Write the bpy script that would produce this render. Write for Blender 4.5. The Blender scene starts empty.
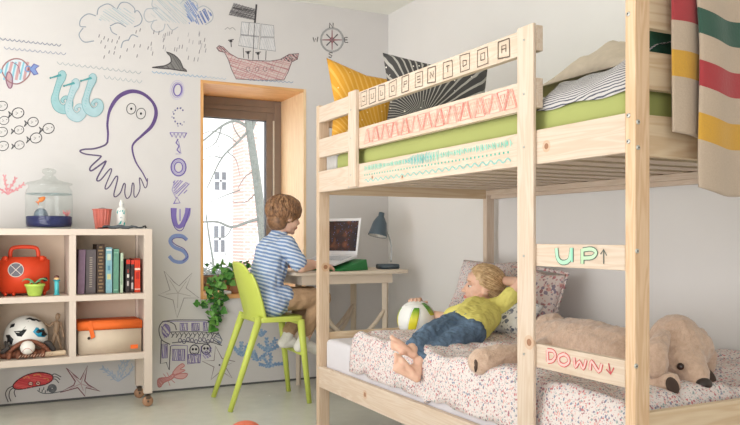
import bpy, bmesh, math, random
from mathutils import Vector, Matrix, noise
from mathutils.geometry import tessellate_polygon
random.seed(7)
S = bpy.context.scene
COL = S.collection
PI = math.pi

# ------------------------------------------------------------ camera, world, lights, exposure
CAM = (-2.568, -4.788, 0.95)
F = 774.0; HZ = 236.5
cd = bpy.data.cameras.new('camera'); cam = bpy.data.objects.new('camera', cd); COL.objects.link(cam)
cam.location = CAM
cam.rotation_euler = (PI/2, 0, -math.atan2(0.4516, 0.892))
cd.sensor_width = 36; cd.lens = F/740*36; cd.shift_y = (HZ-212.5)/740
cd.clip_start = 0.05
S.camera = cam
w = bpy.data.worlds.new('world'); S.world = w; w.use_nodes = True
w.node_tree.nodes['Background'].inputs[0].default_value = (0.93, 0.97, 1.0, 1)
w.node_tree.nodes['Background'].inputs[1].default_value = 2.9

def area(name, loc, target, sx, sy, power, col):
    l = bpy.data.lights.new(name, 'AREA'); l.shape = 'RECTANGLE'; l.size = sx; l.size_y = sy
    l.energy = power; l.color = col
    o = bpy.data.objects.new(name, l); COL.objects.link(o); o.location = loc
    o.rotation_euler = (Vector(target)-Vector(loc)).to_track_quat('-Z', 'Y').to_euler()
    return o
area('daylight_left', (-4.85, -2.9, 1.45), (-1.0, -2.6, 1.40), 3.6, 2.2, 20, (0.98, 0.985, 1.0))
area('daylight_rear', (-3.2, -6.7, 1.4), (-1.4, -1.0, 1.35), 3.0, 2.0, 60, (0.98, 0.985, 1.0))
area('fill_uplight', (-4.0, -2.4, 1.0), (-3.4, -2.2, 2.5), 1.4, 3.6, 70, (0.98, 0.985, 1.0))  # added fill lamp aimed upwards to brighten the ceiling and flatten the light
S.view_settings.view_transform = 'Standard'
S.view_settings.look = 'None'
S.view_settings.gamma = 1
S.view_settings.use_curve_mapping = False
S.view_settings.exposure = 0.40

def ray(u, v):
    a = (u-370)/F
    return (a*.892+.4516, -.4516*a+.892, (HZ-v)/F)
def P(u, v, X=None, Y=None, Z=None):
    """a pixel of the photograph -> the point of a real plane in the room"""
    d = ray(u, v)
    t = (X-CAM[0])/d[0] if X is not None else (Y-CAM[1])/d[1] if Y is not None else (Z-CAM[2])/d[2]
    return Vector([CAM[i]+t*d[i] for i in range(3)])

# ------------------------------------------------------------ materials
def s2l(c):
    return tuple((x/255/12.92 if x/255 <= .04045 else ((x/255+.055)/1.055)**2.4) for x in c)
MATS = {}
def nt(name):
    m = bpy.data.materials.new(name); m.use_nodes = True
    t = m.node_tree; return m, t, t.nodes['Principled BSDF']
def node(t, typ, **kw):
    n = t.nodes.new(typ)
    for k, v in kw.items():
        if k.startswith('i_'): n.inputs[int(k[2:])].default_value = v
        else: setattr(n, k, v)
    return n
def plain(name, rgb, rough=.6, var=.06, scale=25, bump=0, bscale=80, metal=0, trans=0, sheen=0, ior=1.45, stretch=(1,1,1)):
    """colour with a light procedural mottling and optional bump"""
    if name in MATS: return MATS[name]
    m, t, b = nt(name); c = s2l(rgb)
    tc = node(t, 'ShaderNodeTexCoord'); mp = node(t, 'ShaderNodeMapping'); mp.inputs['Scale'].default_value = stretch
    t.links.new(tc.outputs['Object'], mp.inputs[0])
    n = node(t, 'ShaderNodeTexNoise'); n.inputs['Scale'].default_value = scale; n.inputs['Detail'].default_value = 3
    t.links.new(mp.outputs[0], n.inputs['Vector'])
    r = node(t, 'ShaderNodeValToRGB')
    r.color_ramp.elements[0].position = .3; r.color_ramp.elements[1].position = .7
    r.color_ramp.elements[0].color = (*[x*(1-var) for x in c], 1); r.color_ramp.elements[1].color = (*[min(1, x*(1+var)) for x in c], 1)
    t.links.new(n.outputs[0], r.inputs[0]); t.links.new(r.outputs[0], b.inputs['Base Color'])
    b.inputs['Roughness'].default_value = rough; b.inputs['Metallic'].default_value = metal
    b.inputs['IOR'].default_value = ior
    if trans: b.inputs['Transmission Weight'].default_value = trans
    if sheen: b.inputs['Sheen Weight'].default_value = sheen
    if bump:
        n2 = node(t, 'ShaderNodeTexNoise'); n2.inputs['Scale'].default_value = bscale; n2.inputs['Detail'].default_value = 4
        t.links.new(mp.outputs[0], n2.inputs['Vector'])
        bp = node(t, 'ShaderNodeBump'); bp.inputs['Strength'].default_value = bump; bp.inputs['Distance'].default_value = .01
        t.links.new(n2.outputs[0], bp.inputs['Height']); t.links.new(bp.outputs[0], b.inputs['Normal'])
    MATS[name] = m; return m
def math_(t, op, a, b=None, c=None):
    n = t.nodes.new('ShaderNodeMath'); n.operation = op
    for i, x in enumerate((a, b, c)):
        if x is None: continue
        if isinstance(x, (int, float)): n.inputs[i].default_value = x
        else: t.links.new(x, n.inputs[i])
    return n.outputs[0]
def mix(t, fac, a, b):
    n = t.nodes.new('ShaderNodeMix'); n.data_type = 'RGBA'
    for s, x in ((n.inputs[0], fac), (n.inputs[6], a), (n.inputs[7], b)):
        if isinstance(x, tuple): s.default_value = (*x[:3], 1)
        elif isinstance(x, (int, float)): s.default_value = x
        else: t.links.new(x, s)
    return n.outputs[2]
def pine(axis, light=(216, 198, 180), dark=(203, 178, 154), knots=(), grain=26, name='pine'):
    key = f'{name}_{axis}_{len(knots)}_{light}'
    if key in MATS: return MATS[key]
    m, t, b = nt('pine_wood')
    tc = node(t, 'ShaderNodeTexCoord'); mp = node(t, 'ShaderNodeMapping')
    sc = [1, 1, 1]; sc['xyz'.index(axis)] = .07
    mp.inputs['Scale'].default_value = sc
    t.links.new(tc.outputs['Object'], mp.inputs[0])
    n = node(t, 'ShaderNodeTexNoise'); n.inputs['Scale'].default_value = grain; n.inputs['Detail'].default_value = 2; n.inputs['Distortion'].default_value = .6
    t.links.new(mp.outputs[0], n.inputs['Vector'])
    rings = math_(t, 'SINE', math_(t, 'MULTIPLY', n.outputs[0], 48.0))
    fine = node(t, 'ShaderNodeTexNoise'); fine.inputs['Scale'].default_value = 220
    t.links.new(mp.outputs[0], fine.inputs['Vector'])
    f = math_(t, 'ADD', math_(t, 'MULTIPLY_ADD', rings, .30, .38), math_(t, 'MULTIPLY_ADD', fine.outputs[0], .5, -.25))
    col = mix(t, f, s2l(light), s2l(dark))
    for (x, y, z, r) in knots:
        d = node(t, 'ShaderNodeVectorMath', operation='DISTANCE'); d.inputs[1].default_value = (x, y, z)
        t.links.new(tc.outputs['Object'], d.inputs[0])
        k = math_(t, 'LESS_THAN', d.outputs['Value'], r); k2 = math_(t, 'LESS_THAN', d.outputs['Value'], r*2.0)
        col = mix(t, math_(t, 'MULTIPLY', k2, .35), col, s2l((196, 140, 88)))
        col = mix(t, math_(t, 'MULTIPLY', k, .8), col, s2l((140, 84, 46)))
    t.links.new(col, b.inputs['Base Color']); b.inputs['Roughness'].default_value = .55
    MATS[key] = m; return m
def floral(name='floral', base=(222, 212, 208), cols=((192, 84, 92), (84, 106, 140), (218, 156, 148), (124, 146, 146), (150, 78, 92)), scale=104, rad=.40):
    if name in MATS: return MATS[name]
    m, t, b = nt(name)
    tc = node(t, 'ShaderNodeTexCoord')
    nz = node(t, 'ShaderNodeTexNoise'); nz.inputs['Scale'].default_value = 90
    t.links.new(tc.outputs['Object'], nz.inputs['Vector'])
    off = node(t, 'ShaderNodeVectorMath', operation='MULTIPLY_ADD'); t.links.new(nz.outputs['Color'], off.inputs[0]); off.inputs[1].default_value = (.012,)*3
    t.links.new(tc.outputs['Object'], off.inputs[2])
    col = s2l(base)
    for i, (sc, rd) in enumerate(((scale, rad), (scale*1.7, rad*.9))):
        v = node(t, 'ShaderNodeTexVoronoi'); v.inputs['Scale'].default_value = sc; t.links.new(off.outputs[0], v.inputs['Vector'])
        sp = node(t, 'ShaderNodeSeparateColor'); t.links.new(v.outputs['Color'], sp.inputs[0])
        r = node(t, 'ShaderNodeValToRGB'); r.color_ramp.interpolation = 'CONSTANT'
        while len(r.color_ramp.elements) < len(cols): r.color_ramp.elements.new(.5)
        for k, c in enumerate(cols):
            r.color_ramp.elements[k].position = k/len(cols); r.color_ramp.elements[k].color = (*s2l(c), 1)
        t.links.new(sp.outputs[0], r.inputs[0])
        keep = math_(t, 'GREATER_THAN', sp.outputs[1], .25)
        f = math_(t, 'MULTIPLY', keep, math_(t, 'LESS_THAN', v.outputs['Distance'], rd))
        col = mix(t, math_(t, 'MULTIPLY', f, .8 if i == 0 else .6), col, r.outputs[0])
    t.links.new(col, b.inputs['Base Color']); b.inputs['Roughness'].default_value = .9
    bumpit(t, b, tc, 14, .25); MATS[name] = m; return m
def bumpit(t, b, tc, scale, st, dist=.02):
    n2 = node(t, 'ShaderNodeTexNoise'); n2.inputs['Scale'].default_value = scale; n2.inputs['Detail'].default_value = 4
    t.links.new(tc.outputs['Object'], n2.inputs['Vector'])
    bp = node(t, 'ShaderNodeBump'); bp.inputs['Strength'].default_value = st; bp.inputs['Distance'].default_value = dist
    t.links.new(n2.outputs[0], bp.inputs['Height']); t.links.new(bp.outputs[0], b.inputs['Normal'])
def striped(name, base, line, vec, period, duty=.35, warp=.004, rough=.85, wscale=9):
    """cloth with thin woven stripes across direction vec"""
    if name in MATS: return MATS[name]
    m, t, b = nt(name)
    tc = node(t, 'ShaderNodeTexCoord')
    dt = node(t, 'ShaderNodeVectorMath', operation='DOT_PRODUCT'); dt.inputs[1].default_value = vec
    t.links.new(tc.outputs['Object'], dt.inputs[0])
    n = node(t, 'ShaderNodeTexNoise'); n.inputs['Scale'].default_value = wscale; t.links.new(tc.outputs['Object'], n.inputs['Vector'])
    x = math_(t, 'MULTIPLY_ADD', n.outputs[0], warp, dt.outputs['Value'])
    s = math_(t, 'FRACT', math_(t, 'DIVIDE', x, period))
    f = math_(t, 'LESS_THAN', s, duty)
    t.links.new(mix(t, f, s2l(base), s2l(line)), b.inputs['Base Color']); b.inputs['Roughness'].default_value = rough
    bumpit(t, b, tc, 22, .25); MATS[name] = m; return m
def glass(name, tint=(1, 1, 1), rough=0.0):
    """thin clear glass: mostly transparent with a Fresnel reflection"""
    if name in MATS: return MATS[name]
    m = bpy.data.materials.new(name); m.use_nodes = True; t = m.node_tree
    t.nodes.remove(t.nodes['Principled BSDF']); out = t.nodes['Material Output']
    tr = node(t, 'ShaderNodeBsdfTransparent'); tr.inputs[0].default_value = (*tint, 1)
    gl = node(t, 'ShaderNodeBsdfGlossy'); gl.inputs['Roughness'].default_value = .03
    lw = node(t, 'ShaderNodeLayerWeight'); lw.inputs[0].default_value = .5
    fac = math_(t, 'MULTIPLY_ADD', math_(t, 'POWER', lw.outputs['Facing'], 4.0), .55, .03)
    mx = node(t, 'ShaderNodeMixShader')
    t.links.new(fac, mx.inputs[0]); t.links.new(tr.outputs[0], mx.inputs[1]); t.links.new(gl.outputs[0], mx.inputs[2])
    t.links.new(mx.outputs[0], out.inputs[0]); MATS[name] = m; return m

def ink(rgb, rough=.8): return plain('ink_%d_%d_%d' % rgb, rgb, rough, .05)

# ------------------------------------------------------------ mesh helpers
class MB:
    def __init__(s): s.v = []; s.f = []; s.m = []; s.mats = []; s.uv = {}
    def mi(s, mat):
        if mat not in s.mats: s.mats.append(mat)
        return s.mats.index(mat)
    def add(s, vs, fs, mat=None):
        o = len(s.v); s.v += [Vector(x) for x in vs]; k = s.mi(mat) if mat else 0
        for f in fs: s.f.append([i+o for i in f]); s.m.append(k)
        return s
    def box(s, x0, x1, y0, y1, z0, z1, mat=None):
        vs = [(x, y, z) for x in (x0, x1) for y in (y0, y1) for z in (z0, z1)]
        return s.add(vs, [(0,1,3,2), (4,6,7,5), (0,4,5,1), (2,3,7,6), (0,2,6,4), (1,5,7,3)], mat)
    def obox(s, c, ax, ay, az, mat=None):
        c = Vector(c); ax, ay, az = Vector(ax), Vector(ay), Vector(az)
        vs = [c+ax*i+ay*j+az*k for i in (-1, 1) for j in (-1, 1) for k in (-1, 1)]
        return s.add(vs, [(0,1,3,2), (4,6,7,5), (0,4,5,1), (2,3,7,6), (0,2,6,4), (1,5,7,3)], mat)
    def tube(s, pts, r, n=10, mat=None, squash=None, closed=False):
        pts = [Vector(p) for p in pts]; N = len(pts)
        rs = r if isinstance(r, (list, tuple)) else [r]*N
        up = None; vs = []; fs = []
        for i, p in enumerate(pts):
            if closed: d = (pts[(i+1) % N]-pts[i-1]).normalized()
            else: d = (pts[min(i+1, N-1)]-pts[max(i-1, 0)]).normalized()
            if up is None:
                up = Vector((0, 0, 1)) if abs(d.z) < .9 else Vector((1, 0, 0))
            a = d.cross(up).normalized(); b2 = a.cross(d).normalized(); up = b2
            for k in range(n):
                th = 2*PI*k/n
                vs.append(p+a*math.cos(th)*rs[i]+b2*math.sin(th)*rs[i]*(squash or 1))
        M = N if closed else N-1
        for i in range(M):
            j = (i+1) % N
            for k in range(n): fs.append((i*n+k, i*n+(k+1) % n, j*n+(k+1) % n, j*n+k))
        if not closed:
            fs.append(tuple(range(n-1, -1, -1))); fs.append(tuple((N-1)*n+k for k in range(n)))
        return s.add(vs, fs, mat)
    def cap(s, a, b, ra, rb, n=12, mat=None):
        """swept sphere from a (radius ra) to b (radius rb)"""
        a, b = Vector(a), Vector(b); d = b-a; L = d.length
        d = d/L if L > 1e-6 else Vector((0, 0, 1))
        pts = []; rs = []
        for k in range(5):
            th = PI/2*(1-k/4) ; pts.append(a-d*ra*math.sin(th)); rs.append(max(ra*math.cos(th), ra*.02))
        for k in range(5):
            th = PI/2*k/4; pts.append(b+d*rb*math.sin(th)); rs.append(max(rb*math.cos(th), rb*.02))
        return s.tube(pts, rs, n, mat)
    def chain(s, pts, rs, n=12, mat=None):
        for i in range(len(pts)-1): s.cap(pts[i], pts[i+1], rs[i], rs[i+1], n, mat)
        return s
    def ell(s, c, rx, ry=None, rz=None, R=None, nu=20, nv=12, mat=None):
        ry = rx if ry is None else ry; rz = rx if rz is None else rz
        c = Vector(c); vs = []; fs = []
        for j in range(1, nv):
            ph = PI*j/nv
            for i in range(nu):
                th = 2*PI*i/nu
                p = Vector((rx*math.sin(ph)*math.cos(th), ry*math.sin(ph)*math.sin(th), rz*math.cos(ph)))
                vs.append(c+(R @ p if R else p))
        for j in range(nv-2):
            for i in range(nu): fs.append((j*nu+i, (j+1)*nu+i, (j+1)*nu+(i+1) % nu, j*nu+(i+1) % nu))
        for e, sg in ((Vector((0, 0, rz)), 0), (Vector((0, 0, -rz)), 1)):
            vs.append(c+(R @ e if R else e)); k = len(vs)-1; base = 0 if sg == 0 else (nv-2)*nu
            for i in range(nu):
                q = (base+i, base+(i+1) % nu)
                fs.append((k, q[0], q[1]) if sg == 0 else (k, q[1], q[0]))
        return s.add(vs, fs, mat)
    def lathe(s, c, prof, n=28, mat=None, R=None):
        c = Vector(c); vs = []; fs = []
        for (r, z) in prof:
            for k in range(n):
                p = Vector((max(r, 1e-5)*math.cos(2*PI*k/n), max(r, 1e-5)*math.sin(2*PI*k/n), z))
                vs.append(c+(R @ p if R else p))
        for i in range(len(prof)-1):
            for k in range(n): fs.append((i*n+k, i*n+(k+1) % n, (i+1)*n+(k+1) % n, (i+1)*n+k))
        return s.add(vs, fs, mat)
    def prism(s, pts, off, mat=None):
        """polygon pts (3D) extruded by vector off"""
        pts = [Vector(p) for p in pts]; off = Vector(off); n = len(pts)
        return s.add(pts+[p+off for p in pts], [tuple(range(n-1, -1, -1)), tuple(range(n, 2*n))]+[(i, (i+1) % n, n+(i+1) % n, n+i) for i in range(n)], mat)
    def build(s, name, mat=None, parent=None, smooth=False, bevel=0, voxel=0, sm=0, sub=0, solid=0, fixn=True):
        me = bpy.data.meshes.new(name); me.from_pydata([tuple(x) for x in s.v], [], s.f)
        for m in (s.mats or [mat]): me.materials.append(m)
        if len(s.mats) > 1 and not voxel:
            for p, k in zip(me.polygons, s.m): p.material_index = k
        if smooth:
            for p in me.polygons: p.use_smooth = True
        if fixn and not voxel:
            bm = bmesh.new(); bm.from_mesh(me); bmesh.ops.recalc_face_normals(bm, faces=bm.faces); bm.to_mesh(me); bm.free()
        o = bpy.data.objects.new(name, me); COL.objects.link(o)
        if voxel:
            r = o.modifiers.new('r', 'REMESH'); r.mode = 'VOXEL'; r.voxel_size = voxel; r.use_smooth_shade = True
            if sm:
                q = o.modifiers.new('s', 'SMOOTH'); q.iterations = sm; q.factor = .6
        if bevel:
            q = o.modifiers.new('b', 'BEVEL'); q.width = bevel; q.segments = 2; q.limit_method = 'ANGLE'
        if sub:
            q = o.modifiers.new('u', 'SUBSURF'); q.levels = sub; q.render_levels = sub
        if solid:
            q = o.modifiers.new('t', 'SOLIDIFY'); q.thickness = abs(solid); q.offset = -1 if solid > 0 else 1
        if parent:
            o.parent = parent
            o.matrix_parent_inverse = pinv(parent)
        return o
def pinv(p):
    # parts are modelled in room coordinates; a nested part's parent already stands at the identity
    return Matrix.Identity(4) if p.parent else Matrix.Translation(p.location).inverted()
def thing(name, label, cat, loc, group=None):
    o = bpy.data.objects.new(name, None); COL.objects.link(o); o.location = loc; o.empty_display_size = .05
    return tag(o, label, cat, group)
def tag(o, label, cat, group=None):
    o['label'] = label; o['category'] = cat
    if group: o['group'] = group
    return o
def struct(o): o['kind'] = 'structure'; return o
def dup(root, delta, label=None, group=None):
    """copy of a thing with its parts, moved by delta"""
    r = root.copy(); COL.objects.link(r); r.location = Vector(root.location)+Vector(delta)
    if label: r['label'] = label
    if group: r['group'] = group
    for ch in list(root.children):
        c = ch.copy(); COL.objects.link(c); c.parent = r
    return r
def smoothpath(pts, k=5, closed=False):
    pts = [Vector(p) for p in pts]; N = len(pts)
    if N < 3: return pts
    out = []
    rng = range(N) if closed else range(N-1)
    for i in rng:
        p0 = pts[i-1] if (closed or i > 0) else pts[0]*2-pts[1]
        p1, p2 = pts[i], pts[(i+1) % N]
        p3 = pts[(i+2) % N] if (closed or i+2 < N) else p2*2-p1
        for j in range(k):
            t = j/k
            out.append(.5*((2*p1)+(p2-p0)*t+(2*p0-5*p1+4*p2-p3)*t*t+(3*p1-p0-3*p2+p3)*t**3))
    if not closed: out.append(pts[-1])
    return out

# ---- drawing on a plane: marks are thin ribbons lying on the painted surface
class Draw:
    def __init__(s, plane, n, lift=.0012, px=.0065):
        s.mb = MB(); s.plane = plane; s.n = Vector(n); s.lift = lift; s.px = px; s.k = 0
    def pt(s, p):
        return Vector(s.plane(*p))
    def line(s, pts, wd=1.0, col=(60, 60, 70), sm=0, closed=False):
        q = [Vector((p[0], p[1], 0)) for p in pts]
        if sm: q = smoothpath(q, sm, closed)
        elif closed: q = q+[q[0]]
        if sm and closed: q = q+[q[0]]
        P3 = [s.pt((p.x, p.y)) for p in q]; N = len(P3)
        ws = wd if isinstance(wd, (list, tuple)) else [wd]*2
        s.k += 1; lift = s.n*(s.lift+.00002*(s.k % 30)); vs = []
        for i, p in enumerate(P3):
            if closed: d = P3[(i+1) % (N-1)]-P3[i-1 if i > 0 else N-2]
            else: d = P3[min(i+1, N-1)]-P3[max(i-1, 0)]
            if d.length < 1e-7: d = Vector((1, 0, .001))
            a = s.n.cross(d.normalized())
            t = i/(N-1) if N > 1 else 0
            x = t*(len(ws)-1); j = min(int(x), len(ws)-2); ww = ws[j]+(ws[j+1]-ws[j])*(x-j)
            g = s.n*(i*3e-6); vs += [p+lift+g+a*ww*s.px/2, p+lift+g-a*ww*s.px/2]
        s.mb.add(vs, [(2*i, 2*i+1, 2*i+3, 2*i+2) for i in range(N-1)], ink(col)); return s
    def fill(s, pts, col, sm=0):
        q = [Vector((p[0], p[1], 0)) for p in pts]
        if sm: q = smoothpath(q, sm, True)
        s.k += 1
        vs = [s.pt((p.x, p.y))+s.n*(s.lift*.5+.000015*(s.k % 30)) for p in q]
        s.mb.add(vs, [tuple(t) for t in tessellate_polygon([vs])], ink(col)); return s
    def ell(s, c, rx, ry, wd=1, col=(60, 60, 70), rot=0, n=18, a0=0, a1=2*PI):
        pts = []
        full = abs(a1-a0-2*PI) < 1e-3
        for i in range(n if full else n+1):
            a = a0+(a1-a0)*i/n; x, y = rx*math.cos(a), ry*math.sin(a)
            pts.append((c[0]+x*math.cos(rot)-y*math.sin(rot), c[1]+x*math.sin(rot)+y*math.cos(rot)))
        return s.line(pts, wd, col, 0, full)
    def disc(s, c, rx, ry, col, rot=0, n=18):
        return s.fill([(c[0]+rx*math.cos(2*PI*i/n)*math.cos(rot)-ry*math.sin(2*PI*i/n)*math.sin(rot), c[1]+rx*math.cos(2*PI*i/n)*math.sin(rot)+ry*math.sin(2*PI*i/n)*math.cos(rot)) for i in range(n)], col)
    def waves(s, x0, y0, x1, y1, n, amp, wd, col):
        pts = []
        for i in range(n*4+1):
            t = i/(n*4); a = abs(math.sin(t*n*PI)); pts.append((x0+(x1-x0)*t, y0+(y1-y0)*t-amp+2*amp*(a if True else 0)))
        return s.line(pts, wd, col)
    def hatch(s, inside, box, ang, step, wd, cols, jit=.3):
        x0, y0, x1, y1 = box; L = math.hypot(x1-x0, y1-y0); cx, cy = (x0+x1)/2, (y0+y1)/2
        k = -L/2
        while k < L/2:
            an = ang+random.uniform(-.07, .07); dx, dy = math.cos(an), math.sin(an)
            run = None; q = -L/2
            while q < L/2:
                x, y = cx+dx*q-dy*k, cy+dy*q+dx*k; ok = inside(x, y)
                if ok and run is None: run = (x, y)
                if (not ok or random.random() < .02) and run is not None:
                    if math.hypot(x-run[0], y-run[1]) > 1: s.line([run, (x, y)], wd, random.choice(cols))
                    run = None
                q += .6
            k += step*(1+random.uniform(-jit, jit))
        return s
    def build(s, name, label=None, cat=None, parent=None, group=None):
        o = s.mb.build(name, None, parent, fixn=False)
        if label: tag(o, label, cat, group)
        return o
def inpoly(poly):
    def f(x, y):
        c = False; n = len(poly)
        for i in range(n):
            (x1, y1), (x2, y2) = poly[i][:2], poly[i-1][:2]
            if (y1 > y) != (y2 > y) and x < (x2-x1)*(y-y1)/(y2-y1)+x1: c = not c
        return c
    return f

# ================================================================== the room
H = 2.507
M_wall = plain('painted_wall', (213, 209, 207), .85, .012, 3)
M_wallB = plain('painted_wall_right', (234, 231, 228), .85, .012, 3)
M_ceil = plain('ceiling_paint', (243, 242, 232), .9, .01, 3)
def concrete():
    m, t, b = nt('polished_concrete')
    tc = node(t, 'ShaderNodeTexCoord'); n = node(t, 'ShaderNodeTexNoise'); n.inputs['Scale'].default_value = 2.2; n.inputs['Detail'].default_value = 8; n.inputs['Roughness'].default_value = .6
    t.links.new(tc.outputs['Object'], n.inputs['Vector'])
    n2 = node(t, 'ShaderNodeTexNoise'); n2.inputs['Scale'].default_value = 14; n2.inputs['Detail'].default_value = 6; t.links.new(tc.outputs['Object'], n2.inputs['Vector'])
    f = math_(t, 'MULTIPLY_ADD', math_(t, 'ADD', n.outputs[0], math_(t, 'MULTIPLY', n2.outputs[0], .5)), .8, -.15)
    t.links.new(mix(t, f, s2l((206, 206, 194)), s2l((217, 216, 206))), b.inputs['Base Color'])
    t.links.new(math_(t, 'MULTIPLY_ADD', n2.outputs[0], .18, .14), b.inputs['Roughness'])
    return m
struct(MB().box(-4.95, .2, -6.9, .3, -.12, 0).build('floor', concrete()))
struct(MB().box(-4.95, .2, -6.9, .3, H, H+.15).build('ceiling', M_ceil))
WX0, WX1, WZ0, WZ1 = -1.33, -.622, .558, 1.928
mb = MB()
mb.box(-4.95, WX0, 0, .52, .012, H).box(WX1, .2, 0, .52, .012, H).box(WX0, WX1, 0, .52, .012, WZ0).box(WX0, WX1, 0, .52, WZ1, H)
struct(mb.build('wall_back', M_wall))
struct(MB().box(0, .2, -6.9, 0, 0, H).build('wall_right', M_wallB))
struct(MB().box(-5.1, -4.95, -6.9, .3, 0, H).build('wall_left', M_wall))
struct(MB().box(-5.1, .2, -7.05, -6.9, 0, H).build('wall_front', M_wall))
struct(MB().box(-4.95, 0, -.0005, .02, 0, .012).build('gap_shade_1', plain('shadow_gap', (92, 92, 92), .8)))  # grey strip painted as the shade in the gap below the wall

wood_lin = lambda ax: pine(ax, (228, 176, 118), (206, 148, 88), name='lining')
M_frame = plain('brown_metal_frame', (132, 116, 104), .45, .04)
M_gask = plain('dark_gasket', (50, 45, 42), .6)
win = bpy.data.objects.new('window_1', None); COL.objects.link(win); win.location = ((WX0+WX1)/2, .15, WZ0); struct(win)
t_ = .018
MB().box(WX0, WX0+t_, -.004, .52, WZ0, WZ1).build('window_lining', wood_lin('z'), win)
MB().box(WX1-t_, WX1, -.004, .52, WZ0, WZ1).build('window_lining', pine('z', (240, 212, 172), (226, 190, 146), name='lining_lit'), win)  # right reveal in paler wood: window light put into its colour
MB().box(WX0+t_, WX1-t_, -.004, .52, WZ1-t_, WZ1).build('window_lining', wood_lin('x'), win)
MB().box(WX0+t_, WX1-t_, -.012, .52, WZ0, WZ0+.024).build('window_sill', wood_lin('x'), win)
def ring(x0, x1, z0, z1, y0, y1, wd, wl=None):
    wl = wl or wd
    m = MB(); m.box(x0, x0+wl, y0, y1, z0, z1).box(x1-wd, x1, y0, y1, z0, z1).box(x0+wl, x1-wd, y0, y1, z0, z0+wd).box(x0+wl, x1-wd, y0, y1, z1-wd, z1)
    return m
fx0, fx1, fz0, fz1 = WX0+t_, WX1-t_, WZ0+.024, WZ1-t_
ring(fx0, fx1, fz0, fz1, .42, .50, .052).build('window_frame', M_frame, win, bevel=.003)
MB().box(fx0+.052, fx1-.052, .42, .50, fz1-.085, fz1-.052).build('top_filler', M_frame, win, bevel=.003)
sz1 = fz1-.082
sash = ring(fx0+.048, fx1-.048, fz0+.044, sz1, .432, .485, .058).build('window_sash', M_frame, win, bevel=.003)
ring(fx0+.1, fx1-.1, fz0+.096, sz1-.052, .440, .480, .010).build('gasket', M_gask, sash)
MB().box(fx0+.108, fx1-.108, .458, .464, fz0+.104, sz1-.060).build('window_pane', glass('pane_glass'), win)
MB().box(fx1-.060, fx1-.053, .418, .432, fz0+.06, fz1-.14).build('sash_highlight', plain('highlight_white', (215, 212, 200), .5), win)  # pale strip standing in for the highlight along the sash gap

# outside the window: pale house, brick house, bare tree, snowy ground
M_out = plain('pale_render', (232, 232, 232), .9, .03, 4)
def brickmat():
    m, t, b = nt('pale_brick'); tc = node(t, 'ShaderNodeTexCoord'); mp = node(t, 'ShaderNodeMapping'); mp.inputs['Rotation'].default_value = (PI/2, 0, 0)
    br = node(t, 'ShaderNodeTexBrick'); br.inputs['Scale'].default_value = 4; t.links.new(tc.outputs['Object'], mp.inputs[0]); t.links.new(mp.outputs[0], br.inputs[0])
    br.inputs['Color1'].default_value = (*s2l((178, 136, 126)), 1); br.inputs['Color2'].default_value = (*s2l((190, 152, 142)), 1); br.inputs['Mortar'].default_value = (*s2l((220, 215, 210)), 1)
    t.links.new(br.outputs[0], b.inputs['Base Color']); b.inputs['Roughness'].default_value = .9; return m
hs = thing('pale_house', 'pale rendered house with small grey windows, seen through the window', 'house', (1.5, 10, -.6))
MB().box(-4, 8, 10, 14, -.6, 8).build('house_wall', M_out, hs)
for u, v0, v1, wd in ((220, 172, 190, 5.5), (219, 226, 252, 5), (238, 172, 190, 3)):
    a, c = P(u-wd, v0, Y=10), P(u+wd, v1, Y=10)
    f = MB().box(a.x, c.x, 9.96, 10.05, c.z, a.z).build('house_window', plain('grey_pane', (112, 116, 120), .4), hs)
    MB().box((a.x+c.x)/2-.02, (a.x+c.x)/2+.02, 9.94, 9.99, c.z, a.z).box(a.x, c.x, 9.94, 9.99, (a.z+c.z)/2-.02, (a.z+c.z)/2+.02).build('glazing_bar', M_out, f)
a, c = P(244, 100, Y=9), P(258, 280, Y=9)
tag(MB().box(a.x, c.x, 9, 9.7, -.6, 7.5).build('brick_chimney', brickmat()), 'faded pink brick pillar of a house beyond the bare tree', 'chimney')
tree = thing('bare_tree', 'leafless grey-green tree with thin branches outside the window', 'tree', (.8, 5.5, -.6))
M_bark = plain('pale_bark', (104, 106, 100), .95, .15, 20)
def out(lst, y, r, nm, seg=5, par=tree, mat=M_bark):
    pts = smoothpath([P(u, v, Y=y) for u, v in lst], seg)
    rs = [r[0]+(r[1]-r[0])*i/(len(pts)-1) for i in range(len(pts))]
    return MB().tube(pts, rs, 8).build(nm, mat, par, smooth=True)
out([(280, 420), (272, 330), (266, 270), (262, 225), (257, 180), (251, 140), (247, 112)], 5.5, (.085, .05), 'trunk')
for lst, r in (([(249, 128), (236, 121), (222, 126), (203, 141)], (.025, .012)), ([(249, 130), (238, 142), (222, 158), (207, 188)], (.02, .008)),
               ([(262, 218), (248, 222), (232, 227), (218, 222), (203, 222)], (.024, .012)), ([(250, 132), (256, 118), (262, 108)], (.04, .015)),
               ([(222, 126), (216, 142), (204, 150)], (.012, .006)), ([(236, 142), (228, 136), (212, 131), (203, 134)], (.01, .006)),
               ([(240, 190), (224, 196), (206, 204)], (.01, .005)), ([(222, 158), (212, 156), (203, 160)], (.009, .005)),
               ([(241, 139), (234, 128), (230, 110)], (.012, .006)), ([(232, 227), (226, 236), (212, 238)], (.009, .004)),
               ([(257, 170), (246, 176), (238, 188)], (.012, .005)), ([(228, 152), (236, 160), (240, 176)], (.009, .004)),
               ([(258, 190), (249, 200), (240, 203), (228, 200)], (.010, .004)), ([(216, 142), (220, 152), (216, 166)], (.007, .004))):
    out(lst, 5.5, r, 'branch')
sap = thing('slender_sapling', 'thin leaning sapling low in the window, left of the boy', 'tree', P(217, 300, Y=3.5))
out([(222, 470), (218, 310), (214, 268), (209, 236), (206, 214)], 3.5, (.018, .008), 'stem', par=sap)
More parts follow.
